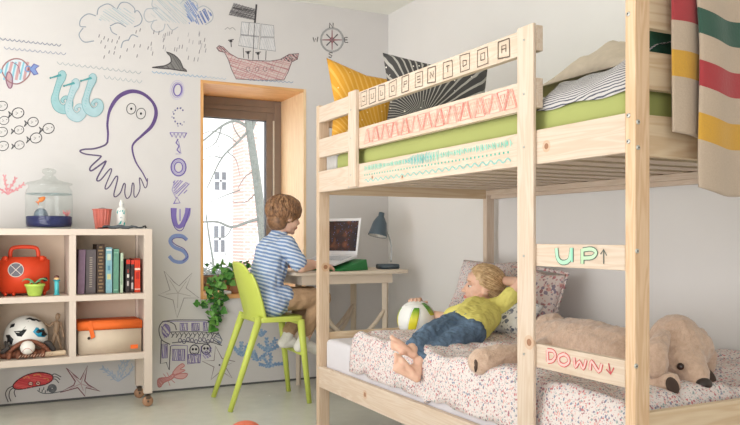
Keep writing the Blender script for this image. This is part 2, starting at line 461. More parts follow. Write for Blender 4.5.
tag(MB().box(-6, 10, 2, 30, -.7, -.6).build('snowy_ground', plain('snow', (235, 238, 240), .9)), 'white snowy ground outside the window', 'ground')
bpy.data.objects['snowy_ground']['kind'] = 'structure'
hb = MB()
for i in range(260):
    p = P(random.uniform(200, 246), random.gauss(277, 4), Y=random.uniform(4.2, 4.8)); q = p+Vector((random.uniform(-.16, .16), random.uniform(-.1, .1), random.uniform(-.04, .12)))
    hb.tube([p, q], .006, 4)
for i in range(9):
    p = P(200+i*5.5, 300, Y=4.5); hb.tube([(p.x, 4.5, -.6), p+Vector((.02, 0, .3))], .012, 5)
tag(hb.build('low_hedge', M_bark), 'low bare twiggy hedge across the bottom of the window view', 'hedge')

# ================================================================== wall drawings (marker on the back wall)
WA = lambda u, v: P(u, v, Y=0)
def D(px=.0065): return Draw(WA, (0, -1, 0), px=px)
GREY, INK, PUR, LPUR, TEAL, LTEAL, BLUE, LBLUE, RED, PINK = (128, 132, 144), (52, 50, 54), (98, 74, 132), (140, 128, 190), (86, 158, 162), (168, 205, 208), (98, 128, 178), (160, 180, 205), (206, 74, 84), (214, 150, 152)
d = D(); d.waves(-4, 38.5, 61, 45.5, 14, 1.1, .65, (126, 132, 152)); d.waves(4, 48, 66, 54, 12, 1.2, .6, (150, 156, 176))
d.build('wave_drawing', 'two rows of blue-grey scalloped waves drawn above the striped fish', 'wall drawing')
d = D(); d.waves(57, 63, 141, 73, 15, 1.3, .6, (170, 178, 182)); d.waves(104, 77, 142, 82, 7, 1.6, .6, (172, 180, 184))
d.build('wave_drawing', 'faint grey looping wave lines drawn right above the seahorses', 'wall drawing')
# striped fish
d = D()
body = [(2, 71), (6, 63), (14, 59), (22, 60), (28, 66), (30, 73), (25, 80), (17, 84), (8, 81)]
d.fill(body, (206, 214, 220), 4)
for k, x in enumerate((5, 9, 13, 17, 21, 25)):
    d.line([(x+3, 62), (x+1, 70), (x-1, 80)], 2.2 if k % 2 else 1.5, ((132, 186, 204), (196, 156, 158))[k % 2], 4)
d.line(body, 1.1, (158, 118, 120), 4, True)
d.disc((28, 69), 2, 2, (140, 86, 96)); d.ell((28, 69), 2.8, 2.8, 1, (110, 150, 200))
d.fill([(30, 69), (34, 64), (39, 66), (35, 69), (38, 74), (34, 75)], (128, 150, 200)); d.line([(30, 69), (34, 64), (39, 66), (35, 69), (38, 74), (34, 75), (30, 70)], 1, (110, 110, 170))
d.fill([(8, 72), (12, 76), (12, 86), (9, 88), (6, 80)], (186, 158, 168)); d.line([(8, 72), (12, 76), (12, 86), (9, 88), (6, 80)], 1, (140, 100, 120), 3, True)
d.line([(2, 71), (-3, 67), (-3, 76), (2, 71)], 1.6, (120, 180, 200)); d.line([(12, 62), (18, 66), (20, 74)], .8, (150, 110, 130), 3)
d.build('fish_drawing', 'round striped fish drawn in pale blue and maroon beside the left picture edge', 'wall drawing')
# seahorses
def seahorse(dx, dy, pale, label):
    d = D(); d.lift = .0012+.0012*round(dx/13+1); l0 = d.lift; q = lambda L: [(x+dx, y+dy) for x, y in L]
    spine = q([(63.5, 74), (62.5, 79), (59.5, 86), (57, 94), (56, 101), (59, 108), (65, 110.5), (70, 106.5), (70.5, 101), (66.5, 98.5), (63, 101.5), (65, 104)])
    wd = [6, 6, 4.4, 4.2, 6, 7.2, 7.4, 5.6, 3.8, 2.4, 1.8, 1.0]
    d.line(spine, [x+1.0 for x in wd], pale[1], 5); d.disc(q([(63.3, 75.2)])[0], 3.7, 3.9, pale[1]); d.lift = l0+.0004; d.disc(q([(63.3, 75.2)])[0], 3.2, 3.4, pale[0]); d.line(spine, wd, pale[0], 5); d.lift = l0+.0008
    d.line(q([(62, 76), (57, 77.5), (51.5, 79)]), [2.2, .9], TEAL, 2); d.disc(q([(51.5, 79)])[0], 1.1, 1, (60, 140, 140))
    d.disc(q([(62, 75.5)])[0], .9, .9, (50, 60, 110))
    for k in range(9):
        x, y = q([(60.5-k*.6, 83+k*2.6)])[0]; d.line([(x-1.2, y), (x+.4, y+.9)], .4, (130, 188, 190))
    d.build('seahorse_drawing', label, 'wall drawing', group='seahorse drawings')
seahorse(-1, -1, ((154, 192, 196), (100, 154, 160)), 'left one of the three teal seahorse drawings, dark beak and curled tail')
seahorse(12.5, 7, ((176, 200, 206), (128, 172, 182)), 'middle seahorse drawing, lowest and palest of the three')
seahorse(29.5, 2, ((168, 198, 204), (120, 168, 176)), 'right seahorse drawing of the teal three, nearest the purple octopus')
# clouds
def cloud1():
    d = D(); o = [(94, 41), (85, 41), (79, 35), (80, 28), (83, 27), (80, 21), (84, 15), (95, 15), (97, 8), (106, 4), (114, 6), (117, 9), (119, 5), (127, 2.5), (134, 9), (136, 14), (142, 20), (138, 27), (130, 29), (122, 26), (112, 27), (113, 33), (118, 35)]
    for seg in ([(94, 41), (84, 42), (79, 35), (83, 28)], [(86, 27), (80, 26), (81, 19), (88, 14), (96, 16)], [(97, 15), (99, 8), (108, 4), (116, 9)], [(117, 9), (121, 3), (128, 3), (134, 8), (135, 13)], [(134, 12), (138, 11), (142, 18), (140, 24), (134, 27)],
                [(110, 27), (112, 32), (117, 35)], [(110, 26), (118, 23), (126, 27)], [(121, 48), (123, 42), (128, 40)], [(128, 41), (132, 35), (138, 37)]):
        d.line(seg, .9, (150, 160, 172), 5)
    P1 = inpoly([(98, 20), (104, 9), (112, 8), (124, 8), (132, 14), (136, 22), (128, 25), (114, 22)])
    d.hatch(P1, (95, 5, 140, 30), .6, 2.2, .7, [(186, 202, 208), (176, 194, 202), (194, 204, 204)])
    for x, y in ((99, 36), (104, 38), (108, 40), (112, 41), (117, 42), (119, 38), (105, 47), (109, 52), (115, 48), (114, 53), (104, 57), (120, 57), (127, 50), (134, 46), (140, 46), (140, 30), (136, 32), (137, 56), (148, 48), (101, 42)):
        d.line([(x+.6, y-1.6), (x-.4, y+1.6)], .8, (150, 146, 150))
    d.build('cloud_drawing', 'pale blue raining cloud drawn at top left, left of the darker one', 'wall drawing')
cloud1()
def cloud2():
    d = D()
    for seg in ([(153, -3), (152, 6), (157, 8)], [(158, 9), (147, 9), (144, 16), (148, 22), (157, 20)], [(154, 20), (151, 27), (156, 32), (163, 30), (165, 24)], [(167, 24), (172, 30), (178, 27)], [(180, 4), (186, -1), (196, 2), (198, 9)], [(197, 9), (204, 6), (212, 12), (212, 20), (205, 25)]):
        d.line(seg, .8, (176, 182, 190), 5)
    b = (150, -6, 214, 30)
    d.hatch(inpoly([(156, -5), (186, -5), (190, 14), (186, 24), (168, 22), (150, 16)]), b, .75, 2.0, .6, [(182, 196, 204), (190, 202, 206), (196, 204, 206)])
    d.hatch(inpoly([(184, 4), (188, -1), (198, 6), (196, 20), (189, 24), (186, 12)]), b, .95, 1.5, .9, [(124, 142, 190), (140, 158, 200), (158, 174, 206)])
    d.hatch(inpoly([(198, 12), (205, 8), (212, 14), (208, 22), (200, 25), (194, 22)]), b, 1.1, 1.7, .9, [(112, 130, 184), (136, 152, 196)])
    rr = random.Random(3)
    for k in range(46):
        x = 150+rr.random()*56; y = 32+rr.random()*28
        if 158 < x < 186 and y > 50: continue
        d.line([(x+.5, y-2.2), (x-.3, y+1.8)], .7, rr.choice([(160, 156, 162), (150, 146, 150), (184, 180, 184)]))
    d.build('cloud_drawing', 'darker blue hatched rain cloud drawn above the grey shark fin', 'wall drawing')
cloud2()
d = D(); fin = [(152, 67.5), (164, 66), (171, 62), (170, 56), (166, 52), (174, 55), (180, 61), (183, 68), (187, 71.5), (170, 69)]
d.fill(fin, (124, 122, 120)); d.hatch(inpoly(fin), (150, 50, 190, 74), 1.0, 1.5, .6, [(96, 94, 94), (140, 138, 136)])
d.line(fin, 1.0, (82, 78, 80), 2, True); d.waves(152, 72, 206, 77, 12, 1.0, .8, (160, 184, 206)); d.waves(206, 77, 226, 79, 5, .8, .5, (176, 192, 208))
d.build('shark_fin_drawing', 'dark grey shark fin over pale blue waves drawn on the wall', 'wall drawing')
# octopus
d = D()
cv = lambda x, y: (75+x/3.7, 85+y/3.7)
out1 = [cv(*p) for p in ((120, 214), (122, 180), (120, 140), (130, 90), (160, 45), (205, 24), (250, 32), (288, 65), (300, 105), (285, 150), (250, 185), (218, 215), (212, 240), (225, 285), (250, 325), (268, 360))]
d.line(out1, [1.6, 1.8, 2.0, 3.2, 3.8, 3.2, 2.6, 3.4, 3.0, 2.0, 1.6, 1.5, 1.2, 1.0], (98, 76, 128), 6)
out2 = [cv(*p) for p in ((120, 212), (108, 224), (70, 236), (35, 238), (18, 245), (40, 256), (90, 262), (94, 268), (60, 300), (55, 315), (66, 315), (104, 288), (114, 285), (84, 340), (82, 354), (96, 350), (128, 312), (134, 320), (112, 375), (116, 385), (130, 372), (150, 340), (158, 345), (144, 402), (150, 414), (168, 398), (180, 366), (186, 370), (184, 400), (192, 420), (206, 405), (212, 365), (218, 370), (218, 408), (226, 414), (240, 385), (238, 345), (246, 352), (258, 380), (266, 372), (268, 345))]
d.line(out2, [1.6, 1.3, 1.5, 1.0, 1.1, 1.0, .9, .9], (98, 84, 116), 4)
for x, y in ((208, 88), (244, 106)):
    d.ell(cv(x, y), 4.6, 5.4, .7, (80, 80, 84), .2); d.disc(cv(x, y), 1.1, 1.3, (40, 40, 44))
d.build('octopus_drawing', 'large purple outlined octopus with round eyes and pointed tentacles drawn on the wall', 'wall drawing')
# school of outline fish, one mesh copied
d0 = D(); d0.ell((18, 113), 5.4, 4.6, .65, (72, 72, 76), -.25); d0.line([(13.2, 115.0), (9.2, 111.6)], .8, (72, 72, 76)); d0.line([(13.2, 113.2), (9.0, 117.6)], .8, (72, 72, 76)); d0.line([(9.6, 111.8), (10.4, 114.5), (9.2, 117.4)], .6, (72, 72, 76)); d0.disc((21, 112), .5, .5, (60, 60, 60)); d0.line([(16, 112), (18, 113), (16, 114.5)], .4, (120, 120, 120))
f0 = d0.build('fish_outline_drawing'); base = WA(18, 113)
for v in f0.data.vertices: v.co -= base
f0.location = base
pos = (('topmost of the small outline fish, cut by the picture edge', 2, 106), ('small black outline fish below the striped fish, first to the right of the top one', 18, 113), ('small outline fish in the left column, second from the top', 4, 120.5), ('small outline fish in the upper middle of the school, third from the right end', 33, 122), ('small outline fish at the right front of the school', 48.5, 128.5),
       ('small outline fish in the centre of the school', 19, 130), ('small outline fish in the left column, third from the top', 2, 132), ('small outline fish to the right in the lower row', 36, 138), ('lowest but one outline fish, above the jar', 19.4, 145), ('lowest outline fish at the left picture edge', 3, 146))
for i, (lb, u, v) in enumerate(pos):
    o = f0 if i == 0 else f0.copy()
    if i: COL.objects.link(o)
    o.location = WA(u, v); k = 1+.12*math.sin(i*2.1); o.scale = (k, 1, k); tag(o, lb, 'wall drawing', 'small outline fish drawings')
# OCTOPUS lettering
let = thing('octopus_lettering', 'vertical purple and blue hand-drawn letters OCTOPUS beside the window', 'lettering', WA(178, 300))
d = D(); [d.ell((177+k*.3, 90), 7.0-k*1.5, 9.6-k*1.8, (.4, .6, 1.3)[k], ((190, 182, 214), (170, 160, 206), (124, 108, 178))[k], .1) for k in range(3)]; d.build('letter', parent=let)
d = D()
for a in range(9):
    th = -.8-a*.52; d.disc((179+5.4*math.cos(th), 116+8*math.sin(th)), .8, .9, (92, 90, 140))
for x, y in ((177, 109), (181, 108), (182, 125), (178, 126), (184, 122), (172, 117), (175, 121), (173, 112)): d.disc((x, y), .6, .7, (130, 126, 170))
d.build('letter', parent=let)
d = D(); d.line([(170, 132.5), (172, 137), (174, 133), (176, 138), (178, 133), (180, 138), (182, 133), (184, 138), (186.5, 133)], 1.2, (124, 110, 176)); d.line([(170, 132.5), (187, 133)], .7, (150, 140, 196))
d.line([(178, 139), (176, 143), (179, 146), (177, 150), (180, 153)], 1.3, (120, 106, 172)); d.line([(175.5, 154), (181, 154), (178.5, 141)], .6, (150, 140, 190)); d.build('letter', parent=let)
d = D(); [d.ell((178.5, 167.3), 7.4-k*1.6, 8.6-k*1.7, (1.3, .7, 1.2)[k], ((112, 96, 168), (160, 150, 204), (124, 110, 178))[k]) for k in range(3)]; d.build('letter', parent=let)
d = D(); pp = [(173, 182), (180, 180), (190, 184), (186, 192), (178, 197), (174, 193)]
d.hatch(inpoly(pp), (170, 178, 192, 205), -.8, 2.1, .9, [(140, 128, 186), (120, 106, 172)]); d.line([(175, 180), (172, 190), (176, 198)], .7, (150, 140, 190)); d.line([(174, 203), (177, 197), (180, 203), (173, 203.5)], 1, (130, 116, 180)); d.build('letter', parent=let)
d = D(); d.line([(174, 208), (174, 218), (177, 226), (182, 225), (187, 215), (188, 208)], [5.2, 4.6, 3.5, 4.4, 5.4, 5.2], (132, 116, 184), 4); d.line([(180, 209), (180, 221)], 1.2, (150, 140, 196)); d.line([(171, 208), (172, 220), (176, 229), (183, 229), (190, 208)], .8, (100, 82, 160), 4); d.build('letter', parent=let)
d = D(); d.line([(187, 240), (182, 236), (174, 236), (170, 241), (174, 247), (183, 251), (187, 257), (182, 262), (174, 261), (169, 256)], [3.2, 3.4, 3.2, 3.4, 3.2], (134, 152, 200), 4)
d.lift = .002; d.line([(186, 241), (182, 238), (175, 238), (172, 241), (176, 245), (184, 249), (188, 256), (183, 261)], .7, (100, 84, 160), 4); d.build('letter', parent=let)
# ship
d = D(); sv = lambda x, y: (210+x/5, y/5)
hull = [sv(*p) for p in ((32, 240), (45, 228), (66, 236), (98, 268), (140, 292), (200, 302), (300, 306), (350, 298), (395, 272), (444, 268), (436, 296), (408, 310), (390, 360), (370, 400), (240, 402), (130, 395), (108, 350), (92, 300), (72, 262), (44, 256))]
d.fill(hull, (212, 196, 192)); ip = inpoly(hull); bx = (212, 44, 300, 82)
d.hatch(ip, bx, .3, 1.9, .7, [(196, 142, 142), (204, 160, 158), (186, 130, 134)]); d.hatch(ip, bx, -1.1, 3.2, .5, [(190, 140, 142), (206, 170, 168)])
d.line(hull, .7, (120, 104, 108), 0, True)
for x in (190, 235, 275, 310): d.disc(sv(x, 346), 1.6, 1.9, (222, 214, 208)); d.ell(sv(x, 346), 1.8, 2.1, .5, (130, 110, 115))
d.hatch(inpoly([sv(*p) for p in ((350, 298), (395, 272), (444, 268), (436, 296), (408, 310))]), bx, .8, 1.1, .7, [(96, 90, 94)]); d.hatch(inpoly([sv(*p) for p in ((32, 240), (45, 228), (66, 236), (90, 262), (70, 262), (44, 256))]), bx, .8, 1.2, .6, [(110, 104, 108)])
for sail in (((158, 110), (250, 118), (246, 182), (152, 172)), ((152, 176), (244, 186), (236, 244), (142, 228)), ((256, 120), (318, 128), (320, 186), (252, 182)), ((252, 188), (320, 190), (328, 256), (246, 246))):
    q = [sv(*p) for p in sail]; d.fill(q, (214, 212, 212)); d.line(q, .5, (120, 122, 132), 0, True)
    d.hatch(inpoly(q), (238, 20, 278, 52), 1.3, 2.4, .3, [(176, 180, 188)])
for a, b, wd in (((232, 22), (224, 115), 1.8), ((222, 118), (214, 300), .6), ((196, 112), (190, 176), .4), ((166, 240), (168, 290), .6), ((280, 254), (278, 300), .6)): d.line([sv(*a), sv(*b)], wd, (70, 66, 70))
fl = [sv(*p) for p in ((118, 14), (150, 24), (226, 46), (220, 102), (170, 92), (92, 76))]
d.fill(fl, (168, 164, 164)); d.hatch(inpoly(fl), (226, 0, 258, 24), .25, 1.2, .8, [(78, 76, 78), (110, 106, 108), (120, 118, 120)]); d.hatch(inpoly(fl), (226, 0, 258, 24), -.9, 3, .5, [(90, 88, 90)])
d.disc(sv(172, 58), 1.4, 1.2, (60, 58, 60)); d.line([sv(74, 148), sv(88, 138), sv(98, 146), sv(112, 138), sv(128, 152)], .5, (150, 150, 150), 3)
for x, y in ((104, 206), (190, 264), (240, 268)):
    d.disc(sv(x, y), 1.6, 1.3, (70, 66, 70)); d.line([sv(x, y), sv(x+2, y+30)], .9, (90, 86, 90)); d.line([sv(x-14, y-4), sv(x+14, y-8)], .8, (70, 66, 70))
d.waves(*sv(190, 398), *sv(415, 412), 11, .7, .7, (150, 166, 188)); d.disc(sv(226, 170), .8, .8, (60, 60, 70))
d.build('pirate_ship_drawing', 'pirate ship with red hatched hull and dark flag drawn above the window', 'wall drawing')
# compass
d = D(); cx, cy = 332, 40
for k in range(4): d.ell((cx, cy), 10.4+k*.5, 11.0+k*.5, .35, ((150, 152, 154), (176, 176, 176), (138, 140, 142), (170, 172, 172))[k])
for k in range(8):
    a = k*PI/4; L = 10 if k % 2 == 0 else 8
    d.line([(cx, cy), (cx+L*math.cos(a), cy+L*math.sin(a))], [1.8, .8] if k % 2 == 0 else [1, 1.4], ((158, 112, 118), (110, 108, 112))[k % 2])
d.disc((cx, cy), 2.6, 2.8, (170, 84, 92)); d.disc((cx, cy), 1.0, 1.0, (90, 40, 50))
for L in ([(329.5, 28), (329.5, 23), (333, 28), (333, 23)], [(313, 37.5), (314, 42), (315.5, 38.5), (317, 42), (317.8, 37)], [(347.5, 37.5), (344.5, 37.7), (344.8, 42.5), (348, 42.5)], [(344.8, 40), (347.3, 40)], [(332.5, 53), (330, 52.5), (328.7, 54), (332, 56), (331, 57.5), (328.5, 57)]): d.line(L, .9, (70, 70, 74))
d.build('compass_drawing', 'round compass rose with N E S W letters drawn above the yellow pillow', 'wall drawing')
def star(d, c, pts, col, wd): d.line([(c[0]+x, c[1]+y) for x, y in pts], wd, col, 0, True)
d = D(); star(d, (0, 0), [(164, 271), (174, 282), (179, 286), (192, 273), (186, 288), (199, 298), (184, 298), (177, 318), (173, 300), (158, 295), (170, 290)], (140, 132, 132), .7)
for a in ((164, 271), (192, 273), (199, 298), (177, 318), (158, 295)): d.line([(178, 293), ((a[0]*.6+178*.4), (a[1]*.6+293*.4))], .5, (172, 164, 160))
d.build('starfish_drawing', 'thin grey-brown starfish drawn below the lettering, above the drawn building', 'wall drawing')
# building
d = D(); bv = lambda x, y: (150+x/5, 310+y/5); V, V2, K = (126, 112, 160), (150, 138, 186), (92, 90, 96)
d.line([bv(100, 172), bv(60, 150), bv(45, 110), bv(50, 75), (165, 321), bv(120, 70), bv(132, 100)], .9, K, 5)
d.line([bv(60, 58), bv(120, 50), bv(220, 50), bv(290, 52), bv(305, 72), bv(330, 100)], .8, K, 3)
d.line([bv(60, 60), bv(130, 56), bv(280, 58)], .6, V2)
d.line([bv(56, 150), bv(52, 268), bv(82, 262), bv(96, 300), bv(102, 180)], .9, K)
for x, y, a, b in ((150, 66, 38, 36), (208, 66, 38, 36), (266, 62, 40, 40), (60, 170, 26, 70), (112, 196, 62, 56), (190, 222, 60, 42)):
    q = [bv(x, y), bv(x+a, y), bv(x+a, y+b), bv(x, y+b)]; d.line(q, .8, V, 0, True); d.hatch(inpoly(q), (150, 310, 235, 395), 1.45, 1.5, .8, [V, V2])
d.hatch(inpoly([bv(55, 80), bv(75, 66), bv(100, 80), bv(98, 130), bv(70, 140)]), (150, 310, 235, 395), .9, 1.3, .9, [V, V2]); d.ell(bv(80, 102), 4, 6, .8, V)
for k in range(10): x = 104+k*22; d.line([bv(x, 112), bv(x+10, 128), bv(x+4, 138), bv(x+18, 116)], .8, K, 2)
d.line([bv(100, 110), bv(220, 108), bv(300, 112), bv(340, 120)], .8, K, 2); d.line([bv(110, 164), bv(180, 158), bv(250, 168), bv(300, 160), bv(360, 178)], .8, K, 3)
for k in range(9): x = 150+k*20; d.ell(bv(x, 152+6*math.sin(k*2)), 1.6, 2, .7, (84, 74, 110))
for cx2, cy2 in ((222, 200), (280, 196)): d.ell(bv(cx2, cy2), 4.6, 5.2, 1.0, (60, 54, 74)); d.disc(bv(cx2-8, cy2-4), 1.2, 1.3, (50, 46, 60)); d.disc(bv(cx2+8, cy2-4), 1.2, 1.3, (50, 46, 60)); d.line([bv(cx2-12, cy2+14), bv(cx2, cy2+18), bv(cx2+12, cy2+14)], .8, (60, 54, 74))
d.line([bv(318, 140), bv(340, 112), bv(360, 150), bv(352, 172), bv(318, 150)], .9, K); d.hatch(inpoly([bv(318, 140), bv(340, 112), bv(360, 150), bv(352, 172)]), (150, 310, 235, 395), .5, 1.6, .6, [(110, 122, 150)])
d.line([bv(104, 180), bv(120, 176), bv(186, 178), bv(188, 270), bv(250, 262), bv(256, 180)], .8, V); d.hatch(inpoly([bv(260, 210), bv(310, 180), bv(304, 230), bv(270, 250)]), (150, 310, 235, 395), .9, 1.5, .7, [V, V2])
d.build('building_drawing', 'purple and grey building with arcade and windows drawn behind the chair, low on wall', 'wall drawing')
# lobster
d = D(); LB = (206, 146, 144); hb_ = [bv(*p) for p in ((38, 352), (50, 340), (90, 336), (116, 318), (120, 335), (100, 350), (70, 362), (52, 384), (40, 380))]
d.fill(hb_, (214, 170, 166)); d.line(hb_, .8, (196, 120, 120), 3, True); d.hatch(inpoly(hb_), (150, 310, 235, 395), .9, 1.2, .6, [(200, 130, 128)])
for cl in (((112, 320), (130, 290), (160, 268), (172, 280), (150, 296), (176, 300), (140, 318)), ((118, 332), (150, 318), (186, 318), (180, 334), (160, 344), (130, 340))):
    q = [bv(*p) for p in cl]; d.fill(q, (218, 172, 168)); d.line(q, .8, (200, 128, 128), 3, True)
for x, y, x2, y2 in ((80, 336, 66, 318), (96, 334, 84, 312), (90, 354, 100, 378), (104, 346, 124, 364), (60, 370, 56, 384), (54, 345, 40, 350)): d.line([bv(x, y), bv(x2, y2)], .6, (204, 140, 138))
d.build('lobster_drawing', 'salmon-red lobster drawn on the wall just right of the shelf leg', 'wall drawing')
d = D(); star(d, (0, 0), [(202, 361), (214, 360.5), (215.5, 346), (222, 358.5), (235, 361.5), (225, 366), (232, 378), (221, 371), (211, 379.5), (214, 367)], (140, 126, 124), 1.0); d.disc((219.5, 365), .9, .9, (40, 40, 40))
d.build('starfish_drawing', 'grey outlined starfish with a dot drawn behind the rear chair leg', 'wall drawing')
# blue corals
def coral(c, r, n, cols, seed, name, label, dens=1.0, wd=1.9):
    d = D(); rr = random.Random(seed)
    for k in range(n):
        a = -PI/2+(k-(n-1)/2)*(1.9/n)*1.3; L = r*rr.uniform(.9, 1.35); x, y = c[0], c[1]+r*.5
        pts = [(x, y)]
        for j in range(4): x += math.cos(a)*L/3; y += math.sin(a)*L/3; a += rr.uniform(-.3, .3); pts.append((x, y))
        d.line(pts, [wd*.9, wd, wd*1.1], rr.choice(cols), 3)
        for p in pts[1:]:
            for sg in (-1, 1):
                b = a+sg*rr.uniform(.4, .9); l2 = L*.22*dens; q = (p[0]+math.cos(b)*l2, p[1]+math.sin(b)*l2); d.line([p, q], wd*.8, rr.choice(cols)); d.disc(q, wd*.5, wd*.5, rr.choice(cols))
        d.disc(pts[-1], wd*.65, wd*.65, rr.choice(cols))
    return d.build(name, label, 'wall drawing', group='coral drawings' if 'blue' in label else None)
BC = [(144, 172, 204), (132, 162, 200), (160, 184, 210)]
coral((242, 352), 8, 4, BC, 1, 'coral_drawing', 'blue coral clump drawn between the two left chair legs', 1.0, 2.3)
coral((257, 358), 6, 3, BC, 2, 'coral_drawing', 'small blue coral drawn just right of the near chair leg', 1, 2.1)
coral((268, 348), 8, 4, BC, 3, 'coral_drawing', 'blue coral clump drawn highest on the right, under the chair seat', 1, 2.1)
coral((269, 364), 7, 4, BC, 4, 'coral_drawing', 'lowest blue coral clump drawn near the floor under the chair', 1, 2.0)
coral((261, 334), 5, 3, BC, 5, 'coral_drawing', 'topmost little blue coral sprig drawn behind the chair legs', 1, 1.9)
coral((118, 374), 15, 5, [(182, 196, 212), (172, 188, 210)], 8, 'coral_drawing', 'faint pale blue coral sprigs drawn behind the shelf leg', 1.0, .9)
coral((8, 188), 13, 4, [(222, 156, 160), (214, 138, 148)], 9, 'pink_coral_drawing', 'branching pink coral drawn left of the glass jar', .8, 1.3)
# crab
d = D(); kv = lambda x, y: (x/5.1, 355+y/5.1)
bd = [kv(*p) for p in ((66, 156), (90, 128), (140, 100), (200, 88), (250, 96), (270, 110), (262, 132), (230, 150), (180, 160), (110, 174), (76, 172))]
d.fill(bd, (222, 84, 86), 3); d.line(bd, 1.0, (90, 50, 54), 3, True); d.hatch(inpoly(bd), (10, 368, 56, 392), .2, 1.6, .5, [(206, 66, 72), (232, 110, 106)])
for x, y in ((156, 146), (194, 144)): d.disc(kv(x, y), 2.2, 1.9, (226, 206, 186)); d.disc(kv(x, y), .9, .9, (50, 40, 40)); d.ell(kv(x, y), 2.3, 2, .6, (70, 40, 40))
for q in (((120, 120), (140, 108), (150, 118)), ((170, 104), (200, 98), (210, 110)), ((220, 120), (240, 118), (246, 130))): d.line([kv(*p) for p in q], .9, (230, 160, 90), 2)
for leg in (((66, 158), (40, 172), (28, 200), (42, 240)), ((72, 166), (52, 180), (46, 210), (56, 236)), ((80, 172), (72, 190), (80, 214)), ((262, 104), (280, 96), (312, 112)), ((268, 112), (290, 112), (306, 126)), ((268, 122), (284, 124), (300, 142))):
    d.line([kv(*p) for p in leg], .8, (96, 92, 96), 3)
d.build('crab_drawing', 'bright red crab with thin legs drawn on the wall beneath the shelf', 'wall drawing')
d = D()
for k in range(4): d.ell(kv(266, 170), 4.2-k, 4.0-k, .8, (110, 112, 116))
for x, y in ((200, 176), (214, 184), (230, 188), (240, 180), (222, 172)): d.line([kv(x, y+6), kv(x+2, y-8)], .8, (92, 96, 100))
d.line([kv(190, 180), kv(215, 194), kv(250, 196), kv(280, 192), kv(320, 184)], .7, (100, 104, 108), 3)
d.build('shell_drawing', 'small dark grey shell and weed drawn between the crab and the starfish', 'wall drawing')
d = D(); star(d, (0, 0), [kv(*p) for p in ((338, 66), (390, 112), (410, 126), (446, 54), (432, 132), (450, 152), (510, 184), (438, 166), (434, 210), (396, 166), (308, 190), (376, 154), (384, 134))], (132, 84, 90), 1.1)
for a in ((350, 80), (440, 75), (490, 176), (430, 196), (330, 184)): d.line([kv(412, 146), kv((a[0]*.7+412*.3), (a[1]*.7+146*.3))], .6, (190, 158, 160))
d.build('starfish_drawing', 'maroon outlined starfish drawn on the wall beneath the shelf', 'wall drawing')

# ================================================================== bunk bed
X0, X1 = -1.08, -.035          # outer front face, rear face
YL, YR = -1.262, -3.340        # outer left end, outer right end
PT = .035
bed = thing('bunk_bed', 'pale pine bunk bed with ladder, its boards decorated with marker patterns', 'bunk bed', (-.56, -2.3, 0))
px, py, pz = pine('x'), pine('y'), pine('z')
py_front = pine('y', knots=((X0, -2.995, 1.215, .009), (X0, -1.87, 1.20, .006), (X0, -2.13, 1.185, .006), (X0, -1.80, .268, .010)))
pz_lad = pine('z', knots=((-1.092, -2.930, .632, .011),))
pz_left = pine('z', light=(214, 190, 164), dark=(198, 168, 138), knots=((-1.045, YL-PT, .80, .011),), name='pinel')
pz_right = pine('z', light=(226, 194, 160), dark=(206, 166, 126), name='piner')
MB().box(X0, X0+.056, YL-PT, YL, 0, 1.592).build('post', pz_left, bed, bevel=.002)
MB().box(X0, X0+.05, YR, YR+PT, 0, 1.60).build('post', pz_right, bed, bevel=.002)
MB().box(X1-.05, X1, YL-PT, YL, 0, 1.592).build('post', pz, bed, bevel=.002)
MB().box(X1-.05, X1, YR, YR+PT, 0, 1.60).build('post', pz, bed, bevel=.002)
MB().box(-1.092, X0-.0012, -2.95, -2.872, 0, 1.588).build('ladder_post', pz_lad, bed, bevel=.002)
MB().box(-1.098, X0-.0005, -1.744, -1.667, 1.168, 1.592).build('guard_brace', pz, bed, bevel=.002)
ya, yb = YL-PT+.002, YR+PT
YG = -2.951
def rail(nm, z0, z1, y0=ya, y1=yb, m=None, x0=X0, th=.024): return MB().box(x0, x0+th, y1, y0, z0, z1).build(nm, m or py, bed, bevel=.002)
# boards run past the left post face to the corner, as on the photo
top_rail = rail('side_rail', 1.166, 1.268, m=py_front, y0=YL-PT); low_rail = rail('side_rail', .214, .316, m=py_front, y0=YL-PT)
gb1 = rail('guard_board', 1.506, 1.583, y0=YL-PT, y1=YG); gb2 = rail('guard_board', 1.335, 1.425, y0=YL-PT, y1=YG)
rail('side_rail', 1.156, 1.262, x0=X1-.024); rail('side_rail', .214, .316, x0=X1-.024)
px_b = pine('x', light=(220, 198, 168), dark=(200, 168, 132), grain=16, name='pinex')
for (y0, y1, sgn) in ((YL-.03, YL-.008, 1), (YR+.008, YR+.030, -1)):
    for z0, z1 in ((1.156, 1.264), (1.33, 1.428), (1.488, 1.59), (.33, .495)):
        if sgn == 1 and z0 == .33: z1 = .478
        MB().box(X0+.056 if sgn == 1 else X0+.05, X1-.05, y0, y1, z0, z1).build('end_board', px_b, bed, bevel=.002)
for z0, z1, nm in ((.862, .928, 'u'), (.560, .630, 'd'), (.28, .34, 'x')):
    r = MB().box(X0-.001, X0+.021, YR+PT+.0005, -2.90, z0, z1).build('ladder_rung', py, bed, bevel=.002)
    if nm == 'u': r_up = r
    if nm == 'd': r_dn = r
for k in range(13):
    y = -1.42-k*.1475
    MB().box(X0+.026, X1-.026, y-.045, y+.045, 1.2, 1.217).build('slat', px, bed)
MB().box(X0+.024, X0+.05, yb, ya, 1.175, 1.2).build('slat_ledger', py, bed); MB().box(X1-.05, X1-.024, yb, ya, 1.175, 1.2).build('slat_ledger', py, bed)
for k in range(8):
    y = -1.45-k*.25
    MB().box(X0+.026, X1-.026, y-.045, y+.045, .25, .268).build('slat', px, bed)
M_bolt = plain('bolt_steel', (196, 196, 192), .3, .02, metal=.8); M_bolt_d = plain('bolt_hole', (70, 66, 62), .5)
